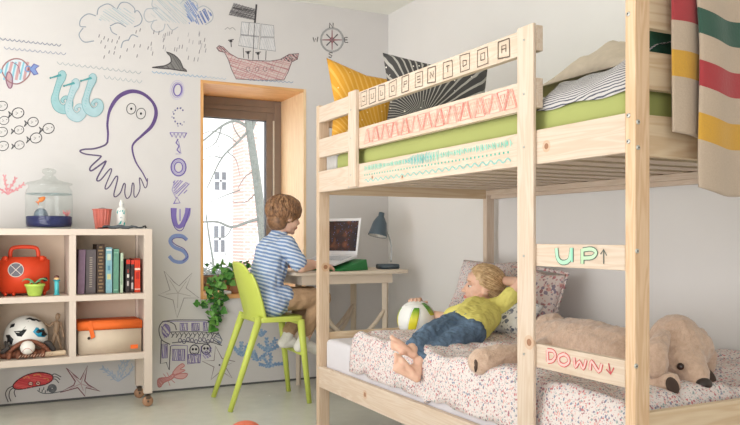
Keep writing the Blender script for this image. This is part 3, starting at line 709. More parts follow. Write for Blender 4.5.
def bolt(p, n, r=.0065, m=None, hole=False):
    R = Vector((0, 0, 1)).rotation_difference(Vector(n)).to_matrix()
    b = MB().lathe(p, [(0, .003), (r*.55, .003), (r*.9, .002), (r, 0)], 14, R=R).build('bolt', m or M_bolt, bed, smooth=True)
    q = MB().lathe(Vector(p)+Vector(n)*.0031, [(0, .0001), (r*.4, 0)], 6, R=R).build('bolt_socket', M_bolt_d, b)
FX, RX = (-1, 0, 0), (0, -1, 0)
for u, v in ((628.5, 14), (628.5, 115.5), (628.5, 141.5)): p = P(u, v, X=X0); bolt(p, FX)
for u, v in ((638, 122), (638, 147.5), (637, 251), (636, 366)): p = P(u, v, Y=YR); bolt(p, RX, m=M_bolt)
for u, v in ((524, 40), (524, 94), (524, 147), (524, 256), (524, 354)): p = P(u, v, X=-1.092); bolt(p, FX, .004)
for u, v in ((351, 110), (351, 138), (351, 175), (349, 187)): p = P(u, v, X=-1.098); bolt(p, FX, .004)
bolt(P(318.8, 172, X=X0), FX, .003); bolt(P(318.8, 368, X=X0), FX, .003)

# marker patterns on the boards (u -> along -y, v -> height), in metres
def BD(x, px=.0030): return Draw(lambda a, b: Vector((x, a, b)), (-1, 0, 0), px=px, lift=.0009)
d = BD(X0)
INKB = (96, 84, 72)
gly = ['J', 'U', 'L', 'O', 'P', 'S', 'N', 'T', 'D', 'O', 'A']
us = (364, 372.6, 382, 393, 405.5, 419, 432, 448, 465, 483, 504)
G = {'J': [(0, 1), (1, 1), (1, 0), (0, 0), (0, .4)], 'U': [(0, 1), (0, 0), (1, 0), (1, 1)], 'L': [(0, 1), (0, 0), (1, 0), (.6, .6)], 'O': [(0, 0), (0, 1), (1, 1), (1, 0), (0, 0)], 'P': [(0, 0), (0, 1), (1, 1), (1, .5), (0, .5)],
     'S': [(1, 1), (0, 1), (0, .5), (1, .5), (1, 0), (0, 0)], 'N': [(0, 0), (0, 1), (1, 0), (1, 1)], 'T': [(0, 1), (1, 1), (.5, 1), (.5, 0)], 'D': [(0, 0), (0, 1), (1, .8), (1, .2), (0, 0)], 'A': [(0, 0), (0, 1), (1, 1), (1, 0), (1, .5), (0, .5)]}
rr = random.Random(5)
for g, u in zip(gly, us):
    y = P(u, 80, X=X0).y; h = .0285; j = lambda: rr.uniform(-.003, .003); zc = 1.5445
    sq = [(y+h+j(), zc+h+j()), (y-h+j(), zc+h+j()), (y-h+j(), zc-h+j()), (y+h+j(), zc-h+j())]
    d.line(sq, 1.4, INKB, 0, True)
    if rr.random() < .4: d.line([(a+.002, b+.002) for a, b in sq], .7, INKB, 0, True)
    s = .011; d.line([(y+s-2*s*a, zc-s+2*s*b) for a, b in G[g]], 1.3, INKB)
d.build('marker_squares', parent=gb1)
d = BD(X0); y = -1.79; k = 0; RD = [(228, 134, 124), (232, 156, 144), (222, 116, 110)]
while y > -2.82:
    h = .031; zc = 1.38; c = RD[k % 3]; e_ = lambda: rr.uniform(-.003, .003)
    t = [(y+e_(), zc+h), (y-.056, zc+h+e_()), (y-.028, zc-h)] if k % 2 else [(y+e_(), zc-h), (y-.056, zc-h+e_()), (y-.028, zc+h)]
    d.line(t, 1.3, c, 0, True); tc_ = (sum(a for a, _ in t)/3, sum(b for _, b in t)/3)
    d.line([(tc_[0]+(a-tc_[0])*.45, tc_[1]+(b-tc_[1])*.45) for a, b in t], 1.0, c, 0, True)
    sg = 1 if k % 2 else -1; d.line([(y-.062, zc+h*sg), (y-.036, zc-h*sg)], 1.1, c)
    y -= .042; k += 1
d.build('marker_triangles', parent=gb2)
d = BD(X0); y = -1.80; TL = [(130, 204, 182), (112, 196, 176), (160, 214, 196)]; k = 0
while y > -2.83:
    h = .010+rr.uniform(-.003, .003)+(.008 if -2.2 > y > -2.4 else 0); c = TL[k % 3] if not (-2.15 > y > -2.35) else (96, 190, 186)
    d.line([(y+rr.uniform(-.003, .003), 1.243-h), (y+rr.uniform(-.003, .003), 1.243+h)], 1.4, c)
    if k % 2: d.line([(y, 1.243+h*.6), (y-.011, 1.243-h*.5)], 1.0, c)
    if k % 2 == 0: d.disc((y, 1.215), .0048, .0042, (98, 180, 158))
    y -= .0115; k += 1
pts = [(-1.80-i*.0065, 1.190+.006*math.sin(i*.9)) for i in range(159)]; d.line(pts, 1.7, (140, 192, 182))
d.build('marker_waves', parent=top_rail)
# UP and DOWN on the rungs
BV = lambda ox, oy: (lambda x, y: (ox+x/4.62, oy+y/4.62))
def rungdraw(): return Draw(lambda u, v: P(u, v, X=X0-.001), (-1, 0, 0), px=.0029, lift=.0009)
d = rungdraw(); q = BV(500, 230)
def bub(d, pts, wd, fillc, linec, lw=1.0):
    d.line([q(*p) for p in pts], wd, linec, 3); l = d.lift; d.lift += .0008; d.line([q(*p) for p in pts], wd-2.0*lw, fillc, 3); d.lift = l
bub(d, [(262, 84), (268, 130), (290, 150), (322, 138), (332, 84)], 5.6, (176, 222, 190), (96, 110, 104), .9)
bub(d, [(334, 82), (334, 148)], 4.6, (150, 212, 184), (96, 110, 104), .9)
bub(d, [(382, 156), (382, 88)], 5.4, (186, 218, 178), (96, 110, 104), .9)
bub(d, [(384, 92), (425, 88), (446, 104), (428, 126), (386, 130)], 5.0, (190, 220, 184), (96, 110, 104), .9)
d.line([q(480, 156), q(480, 92)], 1.3, (92, 98, 92)); d.line([q(466, 112), q(480, 90), q(494, 118)], 1.3, (92, 98, 92))
d.build('up_lettering', parent=r_up)
d = rungdraw(); q = lambda x, y: (460+x/4.11, 300+y/4.11)
RF, RL = (240, 190, 184), (206, 92, 92)
bub(d, [(360, 206), (362, 254)], 4.6, RF, RL, .9); bub(d, [(360, 206), (384, 210), (394, 230), (382, 250), (362, 254)], 4.4, RF, RL, .9)
bub(d, [(430, 222), (408, 232), (410, 258), (430, 268), (448, 256), (446, 236), (430, 222)], 4.4, RF, RL, .9)
bub(d, [(470, 236), (476, 276), (492, 252), (508, 282), (520, 246)], 4.0, RF, RL, .9)
bub(d, [(536, 288), (542, 252), (572, 294), (584, 262)], 4.2, RF, RL, .9)
d.line([q(612, 260), q(620, 304)], 1.5, (196, 84, 90)); d.line([q(602, 284), q(620, 305), q(634, 278)], 1.5, (196, 84, 90))
d.build('down_lettering', parent=r_dn)

# ------------------------------------------------------------ bedding
M_white = plain('white_sheet', (216, 212, 216), .9, .02, 8, bump=.15, bscale=12)
def fbm(x, y, s, a): return noise.noise(Vector((x*s, y*s, 3.1)))*a
def softbox(name, x0, x1, y0, y1, z0, z1, mat, r=.03, parent=None, amp=.003):
    m = MB().box(x0, x1, y0, y1, z0, z1); o = m.build(name, mat, parent)
    bm = bmesh.new(); bm.from_mesh(o.data); bmesh.ops.bevel(bm, geom=bm.edges[:], offset=r, segments=4, affect='EDGES', profile=.6)
    bm.to_mesh(o.data); bm.free()
    for p in o.data.polygons: p.use_smooth = True
    return o
tag(softbox('mattress', -1.05, -.062, -3.29, -1.305, .27, .449, M_white, .028), 'white sheeted mattress on the lower bunk, bare at its left end', 'mattress')
M_green = plain('green_sheet', (162, 168, 100), .85, .04, 5, bump=.2, bscale=7, stretch=(1, .5, 1))
tag(softbox('mattress', -1.05, -.062, -3.295, -1.425, 1.219, 1.345, M_green, .035), 'mattress with a lime green sheet on the upper bunk', 'mattress')
def sheet(name, fn, nu, nv, mat, th=.02, flip=False, sub=0):
    """cloth surface fn(s,t) -> (x,y,z), s,t in 0..1, with uv and thickness"""
    vs = [fn(i/nu, j/nv) for j in range(nv+1) for i in range(nu+1)]
    fs = [(j*(nu+1)+i, j*(nu+1)+i+1, (j+1)*(nu+1)+i+1, (j+1)*(nu+1)+i) for j in range(nv) for i in range(nu)]
    if flip: fs = [tuple(reversed(f)) for f in fs]
    me = bpy.data.meshes.new(name); me.from_pydata([tuple(v) for v in vs], [], fs); me.materials.append(mat)
    uv = me.uv_layers.new(name='uv')
    for p in me.polygons:
        p.use_smooth = True
        for li in p.loop_indices:
            k = me.loops[li].vertex_index; uv.data[li].uv = ((k % (nu+1))/nu, (k//(nu+1))/nv)
    o = bpy.data.objects.new(name, me); COL.objects.link(o)
    q = o.modifiers.new('t', 'SOLIDIFY'); q.thickness = th; q.offset = -1
    if sub: q = o.modifiers.new('u', 'SUBSURF'); q.levels = q.render_levels = sub
    return o
M_flor = floral()
def duvet(s, t):
    # s from the wall (0) over the front edge (1); t from the left edge (0) to the right end (1)
    xt = -.075-s*1.10
    yl = -1.60-.10*math.sin(min(1, s/.9)*PI)+.015*math.sin(s*17)
    y = yl+(-3.285-yl)*t
    puff = .008*math.sin(y*21+xt*9)+fbm(xt, y, 4.5, .024)+fbm(xt, y, 13, .010)-.020*(1-abs(noise.noise(Vector((xt*5+y*2, y*3.2, 7)))))**8
    edge = min(1, t/.03)**.5
    z = .500+.022*edge+puff*edge
    z += .030*math.exp(-((xt+.62+(y+2.2)*.5)**2)/.004-((y+2.3)**2)/.02)          # crumple beside the girl
    x = xt
    if s > .86:
        k = (s-.86)/.14
        x = -.075-.86*1.10-.045*math.sin(k*PI/2)
        z = z-.185*(1-math.cos(k*PI/2))-.004*k*math.sin(y*40)
        z = max(z, .337)
        x = max(x, -1.068)
    if t > .975: z -= .06*((t-.975)/.025)**2*(1 if s < .9 else 0)
    return (x, y, z)
dv = sheet('duvet', duvet, 70, 120, M_flor, .018)
tag(dv, 'white duvet with tiny red and blue flowers spread over the lower bunk', 'duvet')
M_pale = floral('pale_floral', (240, 239, 238), ((216, 200, 200), (200, 206, 214), (226, 214, 210)), 60, .3)

def pillow(name, c, R, W, Hh, T, mat, seed=0, frill=0, pinch=.13, n=20):
    """stuffed cushion: W wide, Hh high, T thick, corners drawn out"""
    vs = []; fs = []
    for side in (1, -1):
        for j in range(n+1):
            for i in range(n+1):
                a, b = -1+2*i/n, -1+2*j/n
                e = (1-a**4)*(1-b**4)
                inx = 1-pinch*(1-b*b)*abs(a)**2*.0
                x = a*W/2*(1-pinch*(1-abs(b))**1.0*abs(a)); y = b*Hh/2*(1-pinch*(1-abs(a))*abs(b))
                z = side*T/2*max(e, 0)**.55+noise.noise(Vector((a*2+seed, b*2, side)))*T*.09*e
                vs.append(Vector(c)+R @ Vector((x, z, y)))
    N = (n+1)**2
    for j in range(n):
        for i in range(n):
            q = (j*(n+1)+i, j*(n+1)+i+1, (j+1)*(n+1)+i+1, (j+1)*(n+1)+i)
            fs.append(q); fs.append(tuple(N+k for k in reversed(q)))
    o = MB().add(vs, fs, mat).build(name, mat, smooth=True, fixn=False)
    bm = bmesh.new(); bm.from_mesh(o.data); bmesh.ops.remove_doubles(bm, verts=bm.verts, dist=.0008); bmesh.ops.recalc_face_normals(bm, faces=bm.faces); bm.to_mesh(o.data); bm.free()
    return o
def frame(w_, up):
    """rotation whose columns are width dir, thickness dir, height dir"""
    w_ = Vector(w_).normalized(); up = Vector(up); up = (up-w_*up.dot(w_)).normalized(); t_ = up.cross(w_)
    return Matrix((w_, t_, up)).transposed()
# upper pillows
def radial(name, c, base, line, n, duty, mottled=False, warp=1.0, dots=None, ax=(1, 0, 0), az=(0, 0, 1)):
    m, t, b = nt(name); tc = node(t, 'ShaderNodeTexCoord')
    sub = node(t, 'ShaderNodeVectorMath', operation='SUBTRACT'); sub.inputs[1].default_value = c; t.links.new(tc.outputs['Object'], sub.inputs[0])
    dx = node(t, 'ShaderNodeVectorMath', operation='DOT_PRODUCT'); dx.inputs[1].default_value = ax; t.links.new(sub.outputs[0], dx.inputs[0])
    dz = node(t, 'ShaderNodeVectorMath', operation='DOT_PRODUCT'); dz.inputs[1].default_value = az; t.links.new(sub.outputs[0], dz.inputs[0])
    nz = node(t, 'ShaderNodeTexNoise'); nz.inputs['Scale'].default_value = 7; t.links.new(tc.outputs['Object'], nz.inputs['Vector'])
    ang = math_(t, 'ARCTAN2', dz.outputs['Value'], dx.outputs['Value'])
    s = math_(t, 'SINE', math_(t, 'ADD', math_(t, 'MULTIPLY', ang, float(n)), math_(t, 'MULTIPLY', nz.outputs[0], warp)))
    f = math_(t, 'GREATER_THAN', s, duty)
    ln = node(t, 'ShaderNodeVectorMath', operation='LENGTH'); t.links.new(sub.outputs[0], ln.inputs[0])
    col = mix(t, f, s2l(base), s2l(line))
    if dots:
        v = node(t, 'ShaderNodeTexVoronoi'); v.inputs['Scale'].default_value = dots[0]; t.links.new(tc.outputs['Object'], v.inputs['Vector'])
        col = mix(t, math_(t, 'LESS_THAN', v.outputs['Distance'], dots[1]), col, s2l(dots[2]))
    t.links.new(col, b.inputs['Base Color']); b.inputs['Roughness'].default_value = .85; bumpit(t, b, tc, 30, .2)
    return m
Ry = Matrix(((.95, -.20, -.24), (.16, .98, -.1), (.0, .14, .98))).transposed()
tag(pillow('yellow_pillow', (-.860, -1.40, 1.565), Ry, .41, .42, .09, radial('yellow_print', (-.80, -1.45, 1.22), (212, 152, 46), (222, 172, 80), 120, .55, warp=2, dots=(30, .09, (252, 232, 180))), 1), 'bright yellow pillow with fine pale lines at the left end of the upper bunk', 'pillow')
Rg = frame((.985, -.16, -.07), (.02, .22, 1))
tag(pillow('patterned_pillow', (-.590, -1.60, 1.582), Rg, .555, .47, .14, radial('burst_print', (-.72, -1.62, 1.50), (72, 70, 70), (178, 174, 168), 58, .62, warp=4, dots=(24, .10, (240, 236, 226))), 4), 'charcoal pillow with a pale bursting flower print, leaning beside the yellow pillow', 'pillow')
tag(softbox('folded_cover', -1.045, -.30, -1.42, -1.305, 1.219, 1.362, plain('grey_linen', (190, 186, 182), .9, .1, 30, bump=.4, bscale=30), .01), 'crumpled light grey cover tucked in at the left end of the upper bunk', 'cover')
# striped duvet on the upper bunk
M_str = striped('ticking_cloth', (196, 192, 190), (84, 84, 96), (.75, .10, 1), .0115, .38, .03)
def lump(s, t):
    g = .5-.5*math.cos(PI*s); yl = -2.30-.62*g
    y = yl+(-3.285-yl)*t; x = -.12-.925*g
    u_ = min(1, s/.55); v_ = max(0, min(1, (.93-s)/.36))
    ridge = math.sin(u_*PI/2)*math.sin(v_*PI/2)**.8
    hgt = (.080+.050*min(1, t*1.15))*min(1, t/.12)**.6
    z = 1.355+(hgt+fbm(x, y, 5, .040)+abs(noise.noise(Vector((x*11, y*11, 2))))*.040+.030*math.exp(-((t-.85)/.18)**2))*ridge
    k = max(0, (s-.90)/.10)
    return (max(-1.0545, x+.03*math.sin(v_*PI/2)-.03+.012*(1-k)), y, z-.026*k**.8-.004*k*math.sin(y*31))
tag(sheet('striped_duvet', lump, 60, 60, M_str, .0015), 'crumpled navy and white ticking stripe duvet on the upper bunk', 'duvet')
M_beige = plain('beige_wool', (198, 184, 166), .95, .05, 40, bump=.3, bscale=60)
def bl2(s, t):
    y = -2.50-.76*t; x = -.30-.52*s
    e = max(0, math.sin(min(1, s)*PI))**.4*max(0, min(1, (t-.10)*3.5))*min(1, (1-t)*6)
    z = 1.475+.055*e+.065*math.exp(-((t-.42)/.20)**2)*e+fbm(x, y, 9, .07)*e
    return (x, y, z)
tag(sheet('beige_blanket', bl2, 30, 34, M_beige, .005), 'rumpled beige blanket heaped behind the striped duvet', 'blanket')
M_darkgreen = plain('dark_green_wool', (44, 84, 66), .95, .1, 60)

# Striped wool blanket over the right-hand end
def bandmat(name, bands, base=(190, 170, 150)):
    m, t, b = nt(name); uv = node(t, 'ShaderNodeUVMap'); uv.uv_map = 'uv'; sp = node(t, 'ShaderNodeSeparateXYZ'); t.links.new(uv.outputs[0], sp.inputs[0])
    r = node(t, 'ShaderNodeValToRGB'); r.color_ramp.interpolation = 'CONSTANT'; els = r.color_ramp.elements
    st = [(0, base)]
    for a, c, col in bands: st += [(a, col), (c, base)]
    while len(els) < len(st): els.new(.5)
    for k, (p_, c_) in enumerate(st): els[k].position = p_; els[k].color = (*s2l(c_), 1)
    t.links.new(sp.outputs[1], r.inputs[0])
    tc = node(t, 'ShaderNodeTexCoord'); n = node(t, 'ShaderNodeTexNoise'); n.inputs['Scale'].default_value = 260; t.links.new(tc.outputs['Object'], n.inputs['Vector'])
    col = mix(t, math_(t, 'MULTIPLY_ADD', n.outputs[0], .9, -.2), r.outputs[0], (.12, .10, .09)); 
    mm = mix(t, .25, r.outputs[0], col); t.links.new(mm, b.inputs['Base Color']); b.inputs['Roughness'].default_value = .95; b.inputs['Sheen Weight'].default_value = .2
    bumpit(t, b, tc, 120, .25, .004); return m
GR, RE, YE = (46, 84, 70), (168, 54, 60), (206, 156, 56)
zb = 1.60
def zof(v, Y=-3.40): return P(697, v, Y=Y).z
BL = 1.20   # cloth length below the top board
def vof(z): return (zb-z)/BL
mainb = [(vof(zof(a)), vof(zof(b)), c) for a, b, c in ((12, 38, GR), (65, 91, RE), (118, 145, YE))]
blk = thing('striped_blanket', 'cream wool blanket with green, red and yellow bands hung over the upper bunk end', 'blanket', (-.8, -3.40, 1.1))
def main(s, t):
    x = P(697, 100, Y=-3.385).x-.010+s*.62
    drop = t*BL*.46
    yy = -3.385-.012*math.sin(s*9+.6)*min(1, t*3)-.006*math.sin(s*23)-.01*t
    sl = .068*s+.010*math.sin(s*11)                     # the cloth hangs lower towards the right
    return (x+.006*math.sin(t*5), yy, zb+.028-drop*1.0-sl*min(1, t*6))
def setb(o, par): o.parent = par; o.matrix_parent_inverse = pinv(par); return o
mb_len = BL*.46
def lenmat(nm, bs): return bandmat(nm, [((zb+.012-zof(a))/mb_len, (zb+.012-zof(b))/mb_len, c) for a, b, c in bs])
setb(sheet('front_drop', main, 60, 60, lenmat('blanket_bands', ((12, 38, GR), (65, 91, RE), (118, 145, YE))), .006, flip=False), blk)
xa = P(672, 60, Y=-3.37).x
def fold(s, t):
    x = xa+s*.098+.004*t
    return (x-.004*t, -3.366-.008*math.sin(s*PI)-.004*t, zb+.012-t*(zb+.012-zof(134, -3.37))-.012*s*t)
fl_ = (zb+.012-zof(134, -3.37))
setb(sheet('inner_fold', fold, 16, 50, bandmat('fold_bands', [(max(0, (zb+.012-zof(a, -3.37))/fl_), (zb+.012-zof(b, -3.37))/fl_, c) for a, b, c in ((-14, 24, RE), (53, 79, YE))]), .006), blk)
def over(s, t):
    x = xa+s*.75; a = t*PI
    return (x, -3.334+.0*s-.034*math.cos(PI-a)*-1 if False else -3.325-.05*math.cos(a), zb+.010+.012*math.sin(a))
setb(sheet('top_fold', over, 20, 8, M_beige, .004), blk)
def back(s, t):
    x = xa-.015+s*.75+.05*(1-t); return (x, -3.274+.004*math.sin(s*20), zb+.008-.235*t)
setb(sheet('back_drop', back, 20, 12, M_darkgreen, .004), blk)

# lower-bunk pillows
Rp = frame((.16, -.98, .02), (.45, .1, 1))
pa = pillow('floral_pillow', (-.262, -1.575, .672), Rp, .54, .35, .12, M_flor, 9); tag(pa, 'floral pillow propped against the wall behind the girl\'s head', 'pillow')
M_flor2 = floral('floral_big', (240, 226, 222), ((196, 110, 116), (120, 110, 140), (222, 160, 152), (160, 90, 100)), 40, .4)
Rp2 = frame((.10, -.98, -.10), (.35, -.1, 1))
pb = pillow('floral_pillow', (-.205, -1.885, .645), Rp2, .23, .30, .085, M_flor2, 12); tag(pb, 'pink floral pillow with a ruffled edge between the girl and the toy dog', 'pillow')
fr = MB()
bd_ = []
for k in range(121):
    a = k/120*4; sd = int(a) % 4; f = a-int(a)
    p = [(-1+2*f, 1), (1, 1-2*f), (1-2*f, -1), (-1, -1+2*f)][sd]
    bd_.append(p)
vs = []
for k, (a, b) in enumerate(bd_):
    for e in (0, 1):
        o_ = Vector((a*.115*(.985+.10*e), (.006+.004*math.sin(k*1.9))*e*(1 if k % 2 else -1)+.002, b*.150*(.985+.10*e)))
        vs.append(Vector((-.205, -1.885, .645))+Rp2 @ o_)
fr.add(vs, [(2*k, 2*k+1, 2*k+3, 2*k+2) for k in range(120)], M_flor2)
fo = fr.build('ruffle', M_flor2, pb, smooth=True, solid=.003)
M_leaf = floral('navy_leaf', (238, 236, 234), ((62, 78, 112), (96, 110, 138), (62, 78, 112)), 34, .36)
Rl = frame((.35, -.93, -.05), (.75, .2, .62))
pc = pillow('leaf_pillow', (-.455, -1.995, .590), Rl, .25, .20, .085, M_leaf, 15); tag(pc, 'white pillow with navy leaf print under the girl\'s raised arm', 'pillow')

# ================================================================== shelf unit and what stands on it
M_shelf = plain('cream_birch', (216, 200, 186), .6, .03, 6, stretch=(1, 1, .2))
M_shelf_shade = plain('cream_shaded', (214, 194, 172), .7, .03, 6)  # back panel colour darkened for the shade inside the cubbies
sh = thing('shelf_unit', 'cream wooden four-cubby shelf unit on casters against the wall', 'shelf', (-2.115, -.235, 0))
SX0, SX1, SY0, SY1 = -2.533, -1.700, -.385, -.085
for x0 in (SX0, SX1-.044):
    for y0 in (SY0, SY1-.044): MB().box(x0, x0+.044, y0, y0+.044, .075, .992).build('leg', M_shelf, sh, bevel=.002)
    MB().box(x0+.012, x0+.032, SY0+.044, SY1-.044, .272, .99).build('side_panel', M_shelf, sh)
def shelfboard(z0, z1, nm='shelf_board'): MB().box(SX0+.044, SX1-.044, SY0+.002, SY1-.014, z0, z1).build(nm, M_shelf, sh, bevel=.0015)
shelfboard(.957, .991, 'top_board'); shelfboard(.272, .307, 'bottom_board'); shelfboard(.603, .634)
MB().box(-2.134, -2.100, SY0+.003, SY1-.015, .307, .957).build('divider', M_shelf, sh, bevel=.0015)
MB().box(SX0+.044, SX1-.044, SY1-.0135, SY1-.004, .272, .99).build('back_panel', M_shelf_shade, sh)
M_cast = plain('tan_caster', (176, 134, 104), .5, .05); M_castm = plain('caster_metal', (110, 96, 84), .35, .05, metal=.6)
for x in (SX0+.022, SX1-.022):
    for y in (SY0+.022, SY1-.022):
        c = MB().lathe((x, y-.004, .0305), [(0, -.011), (.022, -.011), (.029, -.007), (.030, 0), (.029, .007), (.022, .011), (0, .011)], 24, R=Matrix.Rotation(PI/2, 3, 'X') @ Matrix.Rotation(.0, 3, 'Z')).build('caster', M_cast, sh, smooth=True)
        m = MB(); m.box(x-.012, x+.012, y+.0085, y+.011, .030, .066); m.box(x-.012, x+.012, y-.019, y-.0165, .044, .066); m.box(x-.014, x+.014, y-.019, y+.012, .063, .068); m.tube([(x, y, .066), (x, y, .08)], .008, 10)
        m.tube([(x, y-.018, .0305), (x, y+.012, .0305)], .006, 10)
        m.build('caster_fork', M_castm, c)

ZT, ZM, ZB = .9915, .6345, .3075
# fish jar
JX, JY = -2.222, -.225
jar = thing('fish_jar', 'large lidded glass jar aquarium with dark blue gravel on top of the shelf', 'fish jar', (JX, JY, ZT))
g1 = glass('jar_glass', (.95, .97, .965)); g2 = glass('lid_glass', (.92, .94, .93))
J = lambda prof, R=None: MB().lathe((JX, JY, ZT), prof, 40)
J([(0, .001), (.105, .001), (.118, .010), (.121, .03), (.121, .185), (.116, .21), (.104, .226), (.106, .238)]).build('glass_body', g1, jar, smooth=True)
J([(0, .007), (.1125, .012), (.1165, .03), (.1165, .066), (.11, .069), (0, .062)]).build('blue_gravel', plain('blue_gravel', (40, 46, 96), .8, .5, 160, bump=1, bscale=160), jar, smooth=True)
J([(0, .186), (.116, .186), (.1172, .189), (.1172, .192), (0, .190)]).build('water_surface', glass('water_top', (.80, .86, .87)), jar, smooth=True)
J([(.106, .239), (.119, .241), (.120, .245), (.110, .251), (.085, .257), (.050, .267), (.036, .277), (.033, .286)]).build('lid', g2, jar, smooth=True)
J([(.033, .287), (.018, .290), (.022, .297), (.033, .304), (.036, .314), (.033, .324), (.018, .329), (0, .330)]).build('lid_knob', g2, jar, smooth=True)
M_cave = plain('grey_cave', (112, 124, 134), .8, .15, 50, bump=.5)
m = MB(); m.ell((JX-.045, JY-.055, ZT+.070), .036, .03, .042)
m.build('cave_ornament', M_cave, jar, smooth=True)
fish = MB(); fx, fy, fz = -2.262, -.275, ZT+.158
Rf = Matrix.Rotation(-.7, 3, 'Y')
fish.ell((fx, fy, fz), .021, .007, .012, Rf)
fish.add([Vector((fx, fy, fz))+Rf @ Vector(p) for p in ((-.017, 0, 0), (-.034, .003, .014), (-.030, 0, 0), (-.034, -.003, -.014), (-.017, .004, 0))], [(0, 1, 2), (0, 2, 3), (4, 1, 2), (4, 2, 3), (0, 4, 1), (0, 4, 3)])
fish.add([Vector((fx, fy, fz))+Rf @ Vector(p) for p in ((-.008, 0, .010), (-.012, 0, .02), (.008, 0, .011), (0, .002, .010))], [(0, 1, 2), (3, 1, 2), (0, 1, 3)])
tag(fish.build('goldfish', plain('goldfish_orange', (238, 128, 44), .5), smooth=True), 'orange goldfish swimming in the glass jar', 'fish')
pk = MB()
for k in range(16):
    a = random.uniform(0, 2*PI); p = Vector((JX+.085, JY-.045, ZT+.066)); q = p+Vector((.020*math.cos(a), .012*math.sin(a), random.uniform(.014, .038))); pk.tube([p, (p+q)/2+Vector((.002, 0, .004)), q], [.003, .003, .002], 6)
pk.build('pink_weed', plain('pink_weed', (232, 150, 150), .7), jar, smooth=True)
# red plastic cup
cup = thing('red_cup', 'translucent red ribbed plastic cup on top of the shelf', 'cup', (-1.945, -.22, ZT))
def ribbed(r0, r1, h, n, amp):
    m = MB(); vs = []; N = 72; K = 8
    for j in range(K+1):
        for i in range(N):
            t = j/K; r = r0+(r1-r0)*t+amp*(1 if math.sin(i*2*PI*n/N) > 0 else -1)*.5
            vs.append((-1.945+r*math.cos(2*PI*i/N), -.22+r*math.sin(2*PI*i/N), ZT+.001+h*t))
    m.add(vs, [(j*N+i, j*N+(i+1) % N, (j+1)*N+(i+1) % N, (j+1)*N+i) for j in range(K) for i in range(N)]+[tuple(range(N))]); return m
M_cup = plain('red_plastic', (226, 124, 108), .35, .05, trans=.35)
ribbed(.036, .050, .108, 18, .003).build('cup_body', M_cup, cup, smooth=False, solid=.002)
MB().tube([(-1.945+.052*math.cos(a*PI/18), -.22+.052*math.sin(a*PI/18), ZT+.110) for a in range(36)], .0035, 8, closed=True).build('rim', M_cup, cup, smooth=True)
pr = MB(); pr.ell((-1.945, -.22, ZT+.104), .03, .03, .018)
for k in range(5): a = k*1.3; pr.tube([(-1.945+.02*math.cos(a), -.22+.02*math.sin(a), ZT+.01), (-1.945+.03*math.cos(a+.4), -.22+.03*math.sin(a+.4), ZT+.10)], .005, 6)
tag(pr.build('brush_bundle', plain('grey_bristle', (150, 140, 138), .7)), 'small grey bundle standing in the red cup', 'brushes')
# white bottle
bt = thing('white_bottle', 'white bottle with teal leaf marks and a white cap beside the red cup', 'bottle', (-1.838, -.20, ZT))
M_bw = plain('white_plastic', (236, 236, 232), .35, .01); M_tl = plain('teal_print', (54, 172, 168), .5)
MB().lathe((-1.838, -.20, ZT), [(0, .001), (.024, .001), (.027, .005), (.0275, .105), (.024, .118), (.012, .126), (.011, .132), (0, .132)], 28).build('bottle_body', M_bw, bt, smooth=True)
MB().lathe((-1.838, -.20, ZT), [(0, .131), (.013, .131), (.013, .150), (.008, .156), (.006, .168), (0, .169)], 20).build('cap', M_bw, bt, smooth=True)
lb = MB()
def onbottle(a, z): return (-1.838+.0281*math.cos(a), -.20+.0281*math.sin(a), ZT+z)
for a, z, s in ((-2.3, .018, 1.3), (-1.9, .035, 1), (-1.3, .012, 1.4), (-1.1, .03, .9), (-2.6, .095, 1), (-1.2, .092, 1.1), (-1.5, .102, .7), (-2.0, .10, .6)):
    lb.add([onbottle(a-.22*s, z), onbottle(a, z+.010*s), onbottle(a+.28*s, z+.014*s), onbottle(a+.1*s, z-.008*s)], [(0, 1, 2, 3)], M_tl)
for k in range(4): lb.add([onbottle(-2.0+k*.13, .062), onbottle(-2.0+k*.13, .070), onbottle(-1.93+k*.13, .070), onbottle(-1.93+k*.13, .062)], [(0, 1, 2, 3)], plain('grey_print', (150, 170, 176), .6))
lb.build('teal_label_marks', None, bt)
# fish net lying flat
net = thing('fish_net', 'dark grey flat net with black ends lying in front of the white bottle', 'net', (-1.86, -.315, ZT))
nm = MB(); pts = []
for k in range(25):
    t = k/24; pts.append((-1.955+.215*t, -.325+.012*math.sin(t*7), ZT+.011+.003*math.sin(t*19)))
nm.tube(pts, [.004+.006*math.sin(PI*min(1, .1+k/24))+.001*math.sin(k*2.3) for k in range(25)], 8, squash=1.0)
nm.build('grey_mesh', plain('grey_netting', (92, 98, 104), .9, .3, 90, bump=.6, bscale=120), net, smooth=True)
MB().tube([(-1.742, -.325, ZT+.013), (-1.728, -.325, ZT+.017), (-1.724, -.325, ZT+.006)], .0055, 8).build('black_tip', plain('black_rubber', (32, 32, 34), .5), net, smooth=True)
MB().tube([(-1.985, -.33, ZT+.004), (-1.96, -.33, ZT+.005), (-1.93, -.327, ZT+.010)], [.002, .004, .005], 8).build('black_tip', plain('black_rubber', (32, 32, 34), .5), net, smooth=True)

